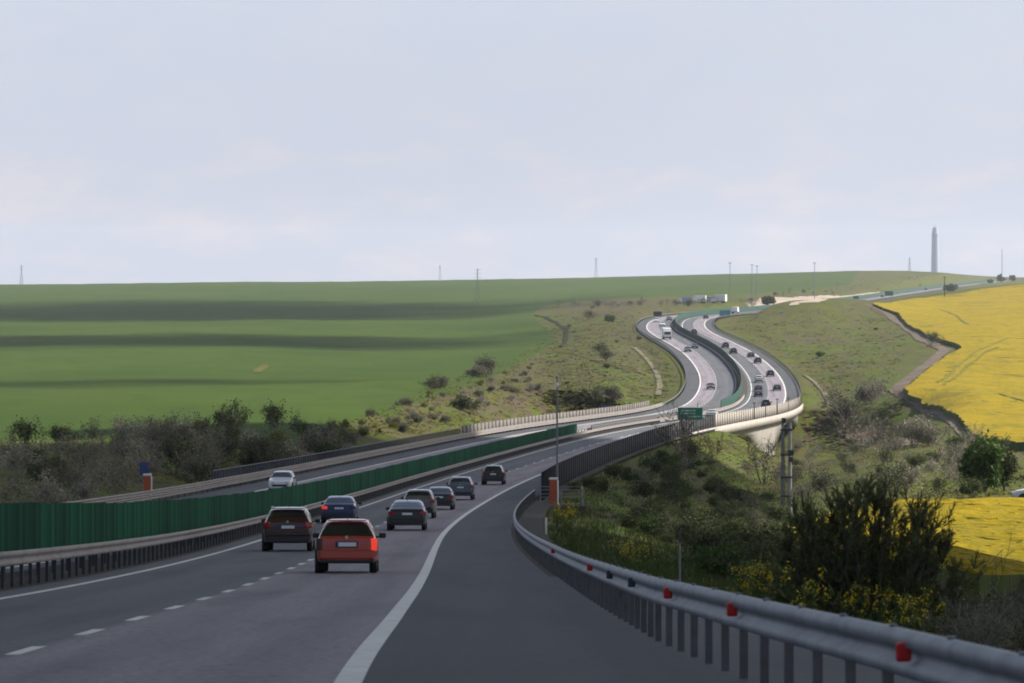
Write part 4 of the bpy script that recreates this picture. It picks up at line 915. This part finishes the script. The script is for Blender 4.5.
def make_car(kind,paint,label,group=None,lit='',plate=True,roof=None,rails=False,name='parked'):
    r=empty('car'); tag(r,label,'car',group); K=KIND[kind]; L,W,b=K['L'],K['W'],K['belt']
    mb,G,_=car_mesh(kind,paint); body=mb.build('body',paint,r,smooth=False)
    for nm,g in G.items(): g.build(nm if isinstance(nm,str) else nm[0],M['glass'],r)
    wr=.31 if kind!='suv' else .36
    for sx in (-1,1):
        for sy in (-L*.5+.78,L*.5-.82):
            t=MB(); t.lathe([(wr*.62,-.10),(wr*.95,-.10),(wr,-.07),(wr,.07),(wr*.95,.10),(wr*.62,.10)],20,axis='X'); wh=t.build('wheel',M['tyre'],r,loc=(sx*(W/2-.13),sy,wr))
            q=MB(); q.lathe([(.02,.085*sx),(wr*.35,.095*sx),(wr*.6,.075*sx),(wr*.64,.105*sx)],16,axis='X'); q.build('rim',M['rim'],wh)
            q=MB(); q.lathe([(wr*1.16,-.09),(wr*1.16,.0)],20,c=(sx*(W/2-.045),sy,wr),axis='X')
            q.build('wheel_arch',M['blackplastic'],r)
    yr=-L/2
    lz=b-.12 if kind!='suv' else b-.08; lw=.30 if kind in('sedan','fastback') else .22; lh=.16 if kind in('sedan','fastback') else .30
    if kind=='hatch': lw,lh,lz=.17,.33,b-.16
    if kind=='suv': lw,lh=.27,.22
    for sx in (-1,1):
        m=MB(); m.rbox((0,0,0),(lw,.20,lh),.03); ml=M['tailglint'] if ('L' in lit and sx<0) or ('R' in lit and sx>0) else (M['darklamp'] if lit else M['taillight'])  # lit names the side whose lamp carries the sun glint
        o=m.build('tail_lamp',ml,r,loc=(sx*(W/2*.93-lw/2+.035),yr+.085,lz)); o.rotation_euler=(0,0,sx*.28)
        m=MB(); m.rbox((0,0,0),(.36,.24,.15),.04); o=m.build('headlight',M['headlamp'],r,loc=(sx*(W/2*.80-.16),L/2-.16,.66 if kind!='suv' else .80)); o.rotation_euler=(0,0,-sx*.35)
        m=MB(); m.rbox((0,0,0),(.20,.10,.14),.035); m.box((-sx*.12,0,-.03),(.10,.04,.04)); m.build('mirror',M['blackplastic'],r,loc=(sx*(W/2+.085),L*.17,b+.06))
    m=MB(); m.rbox((0,yr+.045,(.37 if kind!='hatch' else .31) if kind!='suv' else .44),(W*.88,.18,.24 if kind!='hatch' else .10),.045); m.build('rear_valance',M['blackplastic'],r)  # black lower valance, made deeper on most cars to stand for underbody shade
    m=MB(); m.rbox((0,yr+.03,(.58 if kind!='hatch' else .50) if kind!='suv' else .64),(W*.90,.12,.14 if kind!='hatch' else .26),.045); m.build('rear_bumper',paint,r)
    pz=.80 if kind in('sedan','fastback') else (.77 if kind=='hatch' else .90)
    m=MB(); m.rbox((0,yr-.012,pz),(.60,.03,.17),.01); m.build('plate_recess',M['blackplastic'],r)
    m=MB(); m.rbox((0,yr-.032,pz),(.52,.014,.11),.005); pl=m.build('number_plate',M['offwhite'],r)
    m=MB(); m.box((-.24,yr-.041,pz),(.04,.006,.105)); m.build('plate_band',M['signblue'],pl)
    m=MB(); m.rbox((0,L/2-.02,.55),(W*.6,.10,.16),.03); m.build('grille',M['blackplastic'],r)
    m=MB(); m.rbox((0,L/2+.0,.40),(.52,.03,.11),.005); m.build('number_plate',M['offwhite'],r)
    if kind in ('hatch','suv'):
        m=MB(); zt=lerp(K['prof'],.13); m.rbox((0,-L/2+.095*L,zt+.012),(W*.62,.16,.03),.012); m.build('spoiler',paint,r)
        m=MB(); m.tube([(0,yr-.002,pz+.19),(0,yr-.014,pz+.19)],.045,12); m.build('badge',M['rim'],r)
    m=MB(); m.tube([(0,-L*.20,lerp(K['prof'],.3)),(0,-L*.23,lerp(K['prof'],.27)+.13)],[.012,.005],5); m.build('aerial',M['blackplastic'],r)
    if rails:
        for sx in (-1,1):
            m=MB(); m.tube([(sx*W*.335,-L*.32,lerp(K['prof'],.18)-.03),(sx*W*.335,-L*.28,lerp(K['prof'],.22)+.04),(sx*W*.335,L*.02,lerp(K['prof'],.5)+.03),(sx*W*.335,L*.05,lerp(K['prof'],.55)-.03)],.02,6); m.build('roof_rail',M['rim'],r)
    return r
def paint(name,c,rough=.28): return pmat(name,c,rough,metal=.0,spec=.5,coat=.7)
P_=dict(red=paint('red_paint',(.38,.042,.021)),wine=paint('wine_paint',(.040,.007,.010)),blue=paint('blue_paint',(.022,.035,.13)),black=paint('black_paint',(.014,.015,.018)),white=paint('white_car_paint',(.62,.63,.65)),silver=paint('silver_paint',(.10,.095,.10)),grey=paint('dark_grey_paint',(.020,.022,.028)),pale=paint('pale_blue_paint',(.075,.095,.14)))
def place(r,s,d,back=False,scale=None):
    p=road_pt(np.array([s]),d,.004)[0]; r.location=p
    if scale: r.scale=(scale,)*3
    sl_=(np.interp(s+3,RS,RZ)-np.interp(s-3,RS,RZ))/6.0
    r.rotation_mode='XYZ'; th=road_dir(s)
    r.rotation_euler=(math.atan(sl_)*(-1 if back else 1),0,-th+(math.pi if back else 0))
LR=2.0  # half a car length: the measured points are rear wheels
place(make_car('hatch',P_['red'],'bright red hatchback, the nearest car, in the slow lane',lit='R'),72+1.3,2.0,scale=.96)
place(make_car('suv',P_['wine'],'dark wine red tall car beside the median rail, left of the red hatchback',rails=True),114+1.4,5.2,scale=.96)
place(make_car('sedan',P_['blue'],'dark blue saloon in the fast lane just beyond the red hatchback',lit='L'),188+1.5,6.1)
place(make_car('fastback',P_['black'],'black sloping-back car in the slow lane, next ahead of the red hatchback'),167+1.5,1.9)
place(make_car('suv',P_['silver'],'dark grey tall car with red tail lamp half hidden by the black sloping-back car'),203+1.4,2.35)
place(make_car('sedan',P_['grey'],'very dark saloon between the dark grey tall car and the slate blue tall car'),230+1.5,2.1)
place(make_car('suv',P_['pale'],'slate blue tall car, second farthest in the near slow-lane queue',rails=True),263+1.4,2.0)
place(make_car('suv',P_['black'],'black tall car leading the near slow-lane queue'),318+1.4,2.0)
place(make_car('suv',P_['white'],'white car coming towards us on the oncoming carriageway behind the green fence'),289,16.9,True)
fs=make_car('suv',P_['black'],'dark boxy car nearest the right end of the viaduct on the distant bend','cars on the distant bend'); place(fs,787,2.3)
fh=make_car('sedan',P_['grey'],'dark fast-lane car, nearer of a close pair just past the viaduct','cars on the distant bend'); place(fh,869,5.7)
def far(src,s,d,label,back=False,mat=None):
    r=dup(src,(0,0,0),0,None,label,'cars on the distant bend'); place(r,s,d,back)
    if mat:
        for c in r.children:
            if c.name.split('.')[0] in('body','rear_bumper','spoiler'): c.data=c.data.copy(); c.data.materials[0]=mat
    return r
far(fh,905,5.9,'dark fast-lane car, farther of a close pair just past the viaduct',mat=P_['black'])
far(fs,960,5.5,'white car in the fast lane beyond the dark pair on the distant bend',mat=P_['white'])
far(fh,909,1.8,'dark slow-lane car at the outermost part of the distant bend',mat=P_['black'])
far(fs,994,2.2,'dark car in the slow lane, third from the viaduct on the distant bend')
far(fs,1073,2.4,'dark slow-lane car, nearer of two where the bend straightens')
far(fh,1110,2.3,'dark slow-lane car, farther of two where the bend straightens',mat=P_['black'])
far(fs,1133,5.7,'dark car in the fast lane right beside the far green fence, nearer of two')
far(fs,1173,5.2,'dark car in the fast lane right beside the far green fence, farther of two')
far(fs,1281,6.6,'dark car almost hidden behind the upper part of the far green fence')
far(fh,1511,1.2,'dark car at the top of the bend where the road turns behind the hill')
far(fh,692,5.4,'white car on the right lanes of the viaduct, beside the green road sign',mat=P_['white'])
far(fh,917,16.6,'dark car coming down the distant oncoming lanes, nearest to the viaduct',True,mat=P_['wine'])
far(fh,1145,17.6,'dark car in the oncoming outer lane, left one of a side by side pair',True)
far(fh,1170,14.2,'dark car in the oncoming inner lane, right one of a side by side pair',True,mat=P_['black'])
far(fh,1374,14.0,'white car in the oncoming lanes just behind the box truck',True,mat=P_['white'])
far(fs,1430,16.6,'white car at the top of the oncoming lanes, beside the outer rail',True,mat=P_['white'])
far(fh,1470,13.2,'dark car at the top of the oncoming lanes beside the far green fence',True)
far(fs,2620,2.5,'dark vehicle far away on the road climbing to the tower, lower one')
far(fs,3180,5.5,'dark vehicle far away on the road climbing to the tower, upper one')
def truck(label,s,d,back,box,cabm,L=7.5,group=None,xyz=None,rz=0,name='box_truck',W=2.45,H=3.3):
    r=empty(name); tag(r,label,'truck',group)
    m=MB(); m.rbox((0,-1.1,(H+.9)/2),(W,L-2.2,H-.9),.05); m.build('cargo_box',box,r)
    m=MB(); m.add([(-W*.47,L/2-2.1,.55),(W*.47,L/2-2.1,.55),(W*.47,L/2,.55),(-W*.47,L/2,.55),(-W*.45,L/2-2.1,2.5),(W*.45,L/2-2.1,2.5),(W*.45,L/2-.75,2.5),(-W*.45,L/2-.75,2.5),(-W*.47,L/2-.03,1.45),(W*.47,L/2-.03,1.45)],[(0,3,2,1),(4,5,6,7),(0,1,5,4),(3,8,9,2),(8,7,6,9),(1,2,9,6,5),(0,4,7,8,3)]); cb=m.build('cab',cabm,r)
    m=MB(); m.add([(-W*.42,L/2-.05,1.5),(W*.42,L/2-.05,1.5),(W*.40,L/2-.68,2.38),(-W*.40,L/2-.68,2.38)],[(0,1,2,3)]); m.v=[(x,y+.012,z+.012) for x,y,z in m.v]; m.build('windscreen',M['glass'],cb)
    m=MB(); m.rbox((0,0,.72),(W*.8,L-.8,.3),.03); m.rbox((0,L/2+.02,.68),(W*.93,.12,.34),.03); m.build('chassis',M['blackplastic'],r)
    for sx in (-1,1):
        for y in (L/2-1.2,-L/2+1.6):
            t=MB(); t.lathe([(.28,-.14),(.46,-.14),(.48,-.1),(.48,.1),(.46,.14),(.28,.14)],18,axis='X'); t.build('wheel',M['tyre'],r,loc=(sx*(W/2-.2),y,.48))
    if xyz is not None: r.location=xyz; r.rotation_euler=(0,0,rz)
    else: place(r,s,d,back)
    return r
tr=truck('white box truck coming down the distant oncoming carriageway',1237,17.6,True,M['white'],M['white'])
# parked at the rest area and around it
def ppx(u,v): p=pick(u,v); return (p.x,p.y,p.z)
for u,v,rz,L,H,lab in ((698,303.5,1.4,7.5,3.8,'white truck parked broadside at the far rest area, left of the bright one'),(719,303.2,1.2,7,4.0,'brightest white truck parked at the right end of the far rest area row'),(709,303.3,1.5,6.5,3.3,'bluish grey truck parked between two white ones at the far rest area'),(685,303.8,1.5,7,3.2,'greyish truck at the left end of the far rest area row')):
    truck(lab,0,0,False,M['white'] if 'white truck' in lab else pmat('blue_grey_box',(.30,.36,.44),.5),M['white'],L,'trucks parked at the far rest area',ppx(u,v),rz,W=2.5,H=H)
truck('white van-like truck on the upper road, seen through the gap above the bend',1690,3,False,M['white'],M['white'],6,None,H=2.8)
p=at(1045,304); wv=make_car('sedan',P_['white'],'white vehicle with dark windows half cut off by the right edge behind the yellow field'); wv.location=p; wv.rotation_euler=(0,0,1.5)

# ------------------------------------------------------------------ roadside furniture
# camera mast and orange emergency phone on the right
p=road_pt(np.array([267.]),-4.75,-.2)[0]; r=empty('camera_mast',p); tag(r,'slim grey mast with a camera dome standing by the orange emergency phone','mast')
m=MB(); m.tube([(0,0,-.6),(0,0,4.5),(0,0,8.9)],[.085,.07,.05],10); m.build('mast',M['pole'],r)
m=MB(); m.lathe([(.04,.28),(.10,.26),(.13,.14),(.12,.04),(.07,-.04),(.02,-.08)],14,c=(0,0,8.25)); m.build('camera_dome',M['white'],r)
m=MB(); m.tube([(0,0,8.0),(-.35,0,7.95)],.03,6); m.rbox((-.48,0,7.95),(.3,.18,.18),.03); m.build('camera',M['pole'],r)
m=MB(); m.tube([(0,0,8.8),(0,0,9.5)],.018,5); m.build('lightning_rod',M['pole'],r)
def phone(p,label,sc=1,rz=0):
    r=empty('emergency_phone',p,rz); tag(r,label,'emergency phone')
    m=MB(); m.rbox((0,0,.82),(.50,.42,1.75),.05); m.build('cabinet',M['orange'],r)
    m=MB(); m.rbox((0,0,1.76),(.58,.5,.14),.04); m.build('hood',M['offwhite'],r)
    m=MB(); m.rbox((.02,-.225,1.15),(.36,.04,.5),.01); m.build('door',pmat('orange_door',(.42,.075,.025),.5),r)
    m=MB(); m.rbox((.30,0,.8),(.07,.36,1.7),.02); m.build('side_post',M['offwhite'],r)
    m=MB(); m.box((0,0,-.12),(.8,.7,.3)); m.build('plinth',M['concrete'],r); return r
phone(road_pt(np.array([253.]),-4.75,-.1)[0],'orange emergency phone cabinet at the foot of the grey mast on the right',rz=-.1)
phone(road_pt(np.array([262.]),24.1,.0)[0],'orange emergency phone cabinet behind the pale guardrail on the left, before the hedge')
p=road_pt(np.array([264.]),24.5,0)[0]; r=empty('road_sign',p); tag(r,'small blue sign on a post behind the left emergency phone','sign')
m=MB(); m.tube([(0,0,-.6),(0,0,2.6)],.035,8); m.build('post',M['pole'],r); m=MB(); m.rbox((-.05,-.05,2.15),(.62,.04,.95),.015); m.build('panel',M['signblue'],r)
# railing of the phone platform
q=road_pt(np.array([256.]),-4.6,-.1)[0]; r=empty('platform_railing',q); tag(r,'grey tube railing around the emergency phone platform','railing')
for a,b in (((-.8,-2.2,0),(2.1,-2.2,0)),((-.8,2.4,0),(2.1,2.4,0)),((2.1,-2.2,0),(2.1,2.4,0))):
    for hh in (.55,1.05):
        m=MB(); m.tube([(a[0],a[1],hh),(b[0],b[1],hh)],.03,6); m.build('rail',M['galv'],r)
for x,y in ((-.8,-2.2),(.6,-2.2),(2.1,-2.2),(-.8,2.4),(2.1,2.4)):
    m=MB(); m.tube([(x,y,-.6),(x,y,1.06)],.035,6); m.build('post',M['galv'],r)
m=MB(); m.box((.7,.1,-.3),(3.2,4.9,.5)); m.build('platform',M['gravel'],r)
# rail end post on the left
# marker post
p=at(680,110); r=empty('marker_post',p); tag(r,'thin grey marker post with a dark head on the slope behind the near guardrail','post')
m=MB(); m.tube([(0,0,-.4),(0,0,1.5)],.022,8); m.build('post',M['galv'],r); m=MB(); m.rbox((0,0,1.5),(.07,.07,.26),.015); m.build('head',M['darkpost'],r)
p=at(546,215); r=empty('marker_post',p); tag(r,'short pale delineator stub on the verge below the emergency phone','post'); m=MB(); m.rbox((0,0,.35),(.10,.05,1.0),.02); m.build('stub',M['white'],r)
# double utility pole
p=at(785,360); r=empty('utility_pole',(p.x,p.y,p.z)); tag(r,'double concrete utility pole with dark switchgear brackets, rising beside the viaduct','utility pole')
H_=gz_at(p.x,p.y); top=(283-418)/F*360-H_
for x,hh,mt in ((-.16,top,'pole'),(.42,top-.35,'concrete_pole')):
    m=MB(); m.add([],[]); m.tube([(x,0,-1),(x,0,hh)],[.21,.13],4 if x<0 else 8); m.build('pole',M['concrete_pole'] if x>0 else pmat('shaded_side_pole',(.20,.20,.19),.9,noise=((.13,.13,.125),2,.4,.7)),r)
for z in (top-1.0,top-3.1,top-5.0,top-6.6):
    m=MB(); m.rbox((.13,-.1,z),(1.0,.14,.16),.02); m.build('bracket',M['darkpost'],r)
for z,s_ in ((top-.2,.36),(top-2.9,.5),(top-3.5,.32)):
    m=MB(); m.rbox((.5 if z<top-1 else -.1,-.2,z),(s_,.3,.42),.04); m.build('switch_box',M['darkpost'],r)
m=MB(); m.tube([(.62,-.2,top-3),(.80,-.2,top-4),(.72,-.2,top-5.2),(.55,-.2,top-6.4),(.50,-.2,top-7.5)],.035,6); m.build('cable',pmat('rusty_cable',(.16,.08,.05),.7),r)
for k in range(3):
    m=MB(); m.lathe([(.03,0),(.06,.03),(.03,.08),(.06,.11),(.03,.17)],8,c=(-.25+.4*k,-.1,top-.92)); m.build('insulator',M['offwhite'],r)
# big green road sign (text too small to read in the photo: pale lines only)
p=road_pt(np.array([548.]),-4.8,0)[0]; r=empty('road_sign',p); tag(r,'large green motorway sign with pale lettering standing before the viaduct','sign')
W_,H2=3.45,1.75; zc=(283-413.8)/F*p[1]-p[2]
m=MB(); m.rbox((0,0,zc),(W_,.08,H2),.03); pn=m.build('panel',M['signgreen'],r)
m=MB()
for (x0,x1,z) in ((-1.2,-.55,.45),(-.45,.75,.45),(-1.3,.2,.05),(.4,.7,.05),(-.5,.9,-.38),(1.0,1.35,-.38)):
    x=x0
    while x<x1:
        wl=rnd.uniform(.07,.14); m.box((x+wl/2,-.047,zc+z),(wl,.01,rnd.choice([.16,.2,.2])) ); x+=wl+.05
m.build('lettering',pmat('sign_white',(.55,.66,.62),.5),pn)
m=MB(); 
for x,z,sx,sz in ((0,H2/2-.05,W_-.08,.03),(0,-H2/2+.05,W_-.08,.03),(-W_/2+.05,0,.03,H2-.08),(W_/2-.05,0,.03,H2-.08)): m.box((x,-.046,zc+z),(sx,.008,sz))
m.build('border',M['offwhite'],pn)
for x in (-1.1,1.1): m=MB(); m.tube([(x,.1,-6),(x,.1,zc+.8)],.08,8); m.build('post',M['galv'],r)
m=MB(); m.tube([(1.05,.1,zc+.8),(1.05,.1,zc+1.5)],.06,6); m.build('lamp_stub',M['pole'],r)
def panel_sign(u,v,Y,wd,h,mat,label,legs=2.5,cat='sign'):
    x=(u-CX)/F*Y; z=-(v-YH)/F*Y; r=empty('road_sign',(x,Y,z)); tag(r,label,cat); m=MB(); m.rbox((0,0,0),(wd,.1,h),.03); m.build('panel',mat,r)
    g=gz_at(x,Y)-.5
    for sx in (-.35,.35): m=MB(); m.tube([(sx*wd,.1,g-z),(sx*wd,.1,0)],.07,6); m.build('post',M['pole'],r)
panel_sign(657.5,313.7,1560,3.0,1.7,M['darkpost'],'dark back of a sign at the top left of the distant bend')
panel_sign(889,293.4,2560,5.0,2.8,M['signgreen'],'distant green road sign on the climbing road below the tower')
panel_sign(856,297.3,2300,3.0,1.6,M['signgreen'],'small distant green sign left of the larger one on the climbing road')
panel_sign(725,313,1650,4.2,2.2,pmat('teal_sign',(.05,.22,.26),.5),'teal sign above the far green fence at the top of the bend')
panel_sign(606,408.3,830,2.6,1.1,M['signblue'],'dark blue board behind the pale screen left of the viaduct')
panel_sign(642,404.5,880,3.4,.8,pmat('teal_board',(.05,.16,.15),.6),'low teal board at the left end of the viaduct')
panel_sign(756,333,1330,1.4,1.2,M['white'],'tiny white board at the foot of the right hillside') if False else None
# hut on the slope
p=pick(871,443.5); r=empty('hut',p); tag(r,'tiny white hut with reddish roof among the bushes on the valley slope','hut')
m=MB(); m.box((0,0,.7),(3.0,2.2,1.5)); m.build('wall',M['white'],r); m=MB(); m.add([(-1.8,-1.3,1.45),(1.8,-1.3,1.45),(1.8,1.3,1.45),(-1.8,1.3,1.45),(-1.8,0,2.0),(1.8,0,2.0)],[(0,1,5,4),(2,3,4,5),(0,4,3),(1,2,5),(0,3,2,1)]); m.build('roof',pmat('red_roof',(.20,.055,.045),.8),r)
m=MB(); m.box((.8,-1.105,.55),(.7,.03,1.1)); m.build('door',M['darkpost'],r)

# ------------------------------------------------------------------ skyline: pylons, masts, tower
M['farsteel']=pmat('far_steel',(.16,.17,.19),.6)
def pylon(u,vt,Y,label,w0=.55,arms=3,vb=None):
    x=(u-CX)/F*Y; g=gz_at(x,Y); h=-(vt-YH)/F*Y-g; r=empty('pylon',(x,Y,g)); tag(r,label,'pylon','power pylons on the skyline'); b=max(1.2,h*.085); m=MB()
    for sx in (-1,1):
        for sy in (-1,1): m.tube([(sx*b,sy*b,-1),(sx*w0*.5,sy*w0*.5,h*.72),(sx*.15,sy*.15,h)],max(.09,Y*3e-5),4)
    zs=[h*k/8 for k in range(9)]
    for i,(a,c) in enumerate(zip(zs[:-1],zs[1:])):
        wa=b+(w0*.5-b)*min(1,a/(h*.72)); wc=b+(w0*.5-b)*min(1,c/(h*.72))
        for sy in (-1,1): m.tube([(-wa,sy*wa,a),(wc,sy*wc,c)],.05,3); m.tube([(wa,sy*wa,a),(-wc,sy*wc,c)],.05,3)
    m.build('frame',M['farsteel'],r); m=MB()
    for k in range(arms): z=h*(.97-.11*k); m.tube([(-h*.10,0,z),(h*.10,0,z)],max(.09,Y*2.5e-5),4)
    m.build('arm_row',M['farsteel'],r)
pylon(21.5,265,4300,'lattice pylon alone on the skyline at the far left')
pylon(440,265.5,4400,'lattice pylon on the skyline left of the nearer tall one',arms=2)
pylon(477.5,268.5,2500,'nearer tall pylon standing in the wheat field left of centre')
pylon(596,258,4200,'lattice pylon on the skyline above the shrub slope')
pylon(909.5,257.5,4000,'lattice pylon on the hill left of the tall pale tower',arms=2)
def mast(u,vt,Y,label,rad=.16,head=True):
    x=(u-CX)/F*Y; g=gz_at(x,Y); h=-(vt-YH)/F*Y-g; r=empty('light_mast',(x,Y,g)); tag(r,label,'light mast','slim masts on the right skyline'); m=MB(); m.tube([(0,0,-1),(0,0,h)],[rad*1.3,rad*.8],6); m.build('mast',M['farsteel'],r)
    if head: m=MB(); m.rbox((0,0,h),(1.6,1.0,.35),.05); m.build('lamp_head',M['farsteel'],r)
for u,vt,lb in ((730,263,'slim lighting mast behind the rest area, leftmost of the four'),(752,265,'slim lighting mast, left of the close pair behind the rest area'),(757,266,'slim lighting mast, right of the close pair behind the rest area'),(814.5,263,'slim lighting mast behind the beige yard, rightmost of the four')): mast(u,vt,2300,lb)
mast(1002,249,4200,'thin tall antenna mast on the skyline right of the tower',.28,False)
# tower
Y=8200; x=(935-CX)/F*Y; g=-12.; h=-(227.5-YH)/F*Y-g; r=empty('tower',(x,Y,g)); tag(r,'tall pale tapering tower on the skyline at the right','tower')
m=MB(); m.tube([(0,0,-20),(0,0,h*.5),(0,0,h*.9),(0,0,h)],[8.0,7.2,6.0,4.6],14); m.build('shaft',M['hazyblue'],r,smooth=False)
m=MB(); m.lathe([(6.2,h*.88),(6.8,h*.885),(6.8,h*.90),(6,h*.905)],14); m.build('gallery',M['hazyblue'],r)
m=MB(); m.tube([(0,0,h),(0,0,h+5)],.4,6); m.build('tip',M['farsteel'],r)
# nearer dark pole at the edge of the yellow field
p=pick(944.5,299); h=(299-276)/F*p.y; r=empty('wooden_pole',p); tag(r,'dark wooden pole at the top edge of the large yellow field','pole'); m=MB(); m.tube([(0,0,-1),(0,0,h)],[.26,.2],8); m.build('shaft',M['bark'],r); m=MB(); m.box((0,0,h*.93),(2.2,.15,.18)); m.build('crossarm',M['bark'],r)
for u,Y,h,sd,lb in ((953,2950,9,91,'dark round tree on the skyline between the tower and the antenna mast'),(1001.5,4000,12,92,'dark tree clump at the foot of the antenna mast'),(768,2100,7,93,'small dark tree on the edge of the beige yard'),(948,3000,7,94,'smaller dark tree touching the round one right of the tower'),(1012,4100,9,95,'low dark tree at the right end of the skyline'),(990,3900,7,96,'low dark tree left of the antenna mast')):
    q=at(u,Y); tree('tree',lb,'tree',q.x,q.y,h*.62,sd,M['leaf_olive'],1500,.9,.25,h*.7)

# ------------------------------------------------------------------ clouds (they shade the near road and parts of the wheat) and air
M['cloud']=pmat('cloud',(.9,.9,.92),1.0,spec=0)
cm=MB()
ico=bmesh.new(); bmesh.ops.create_icosphere(ico,subdivisions=2,radius=1); IV=[v.co.copy() for v in ico.verts]; IF=[tuple(v.index for v in f.verts) for f in ico.faces]; ico.free()
def cloud(poly,n,r0,r1,H=650,seed=0,zg=-10):
    rg=random.Random(seed); xs=[p[0] for p in poly]; ys=[p[1] for p in poly]; off=SD*((H-zg)/SD.z); P=np.array(poly)
    while n>0:
        x=rg.uniform(min(xs),max(xs)); y=rg.uniform(min(ys),max(ys))
        if not inpoly(np.array([x]),np.array([y]),P)[0]: continue
        n-=1; r_=rg.uniform(r0,r1); c=Vector((x+off.x,y+off.y,H+rg.uniform(0,r_*.6)))
        fx,fy=rg.uniform(.8,1.3),rg.uniform(.8,1.3); ph=rg.uniform(0,6)
        cm.add([c+Vector((v.x*r_*fx,v.y*r_*fy,max(v.z,-.35)*r_*.65))*(1+.10*math.sin(5*v.x+ph)*math.cos(4*v.y+ph)) for v in IV],IF)
NEARPOLY=[(-520,-160),(-520,150),(-130,150),(-24,190),(-20,400),(-14,520),(4,560),(8,420),(-4,330),(-6,250),(20,158),(150,146),(150,-160)]
cloud(NEARPOLY,460,16,34,650,1)
cloud([(-28,140),(-28,300),(-22,470),(-14,530),(10,575),(33,545),(32,480),(20,415),(7,340),(3,280),(3,215),(6,140)],370,9,14,650,11,-18)
cloud([(130,-900),(130,200),(900,330),(1000,-900)],110,60,110,680,7); cloud([(-1300,-900),(-1300,120),(-500,220),(-500,-900)],100,60,110,680,8); cloud([(-520,-900),(-520,-140),(150,-140),(150,-900)],90,50,100,680,9)  # unseen extra cloud, added to cut the sky light on the near ground
def band(px,n,r0,r1,seed):
    pl=[]
    for u,v,Y in px: pl.append(((u-CX)/F*Y,Y))
    cloud(pl,n,r0,r1,900,seed,-19)
co=cm.build('clouds',M['cloud'],smooth=True); tag(co,kind='stuff')
# thinner torn cloud farther out: some sun comes through each puff
m=bpy.data.materials.new('thin_cloud'); m.use_nodes=True; t=m.node_tree; b=t.nodes['Principled BSDF']; b.inputs['Base Color'].default_value=(.9,.9,.92,1); b.inputs['Roughness'].default_value=1
tr_=t.nodes.new('ShaderNodeBsdfTransparent'); ms=t.nodes.new('ShaderNodeMixShader'); ms.inputs[0].default_value=.115; t.links.new(tr_.outputs[0],ms.inputs[1]); t.links.new(b.outputs[0],ms.inputs[2]); t.links.new(ms.outputs[0],t.nodes['Material Output'].inputs[0])
cm=MB()
band([(-300,352,1290),(120,351,1300),(300,348,1330),(450,343,1340),(480,341,1390),(420,338,1460),(200,337,1500),(-300,339,1500)],85,25,60,2)
#band([(-300,340,1300),(500,338,1350),(520,334,1600),(-300,335,1620)],45,40,80,12)
band([(-300,318,1950),(60,322,1900),(330,321,1950),(480,313,2150),(470,302,2700),(250,301,2850),(60,304,2600),(-300,306,2500)],95,60,130,3)
band([(-300,388,820),(100,388,850),(240,386,860),(330,382,900),(-300,383,900)],34,10,24,4)
#band([(560,298,2700),(700,292,2900),(760,290,3100),(650,287,3400),(300,290,3500),(-200,292,3500),(-200,297,3000)],70,60,130,5)
cm.v=[tuple(v) for v in cm.v]
co=cm.build('thin_clouds',m,smooth=True); tag(co,kind='stuff')
hz=MB(); hz.box((0,0,0),(23000,23000,290)); ho=hz.build('haze',[]); tag(ho,kind='stuff')
hm=bpy.data.materials.new('haze_air'); hm.use_nodes=True; t=hm.node_tree; t.nodes.remove(t.nodes['Principled BSDF']); pv=t.nodes.new('ShaderNodeVolumePrincipled'); pv.inputs['Color'].default_value=(.86,.91,1,1); pv.inputs['Density'].default_value=4.2e-5; pv.inputs['Anisotropy'].default_value=.2
t.links.new(pv.outputs[0],t.nodes['Material Output'].inputs['Volume']); ho.data.materials.append(hm)
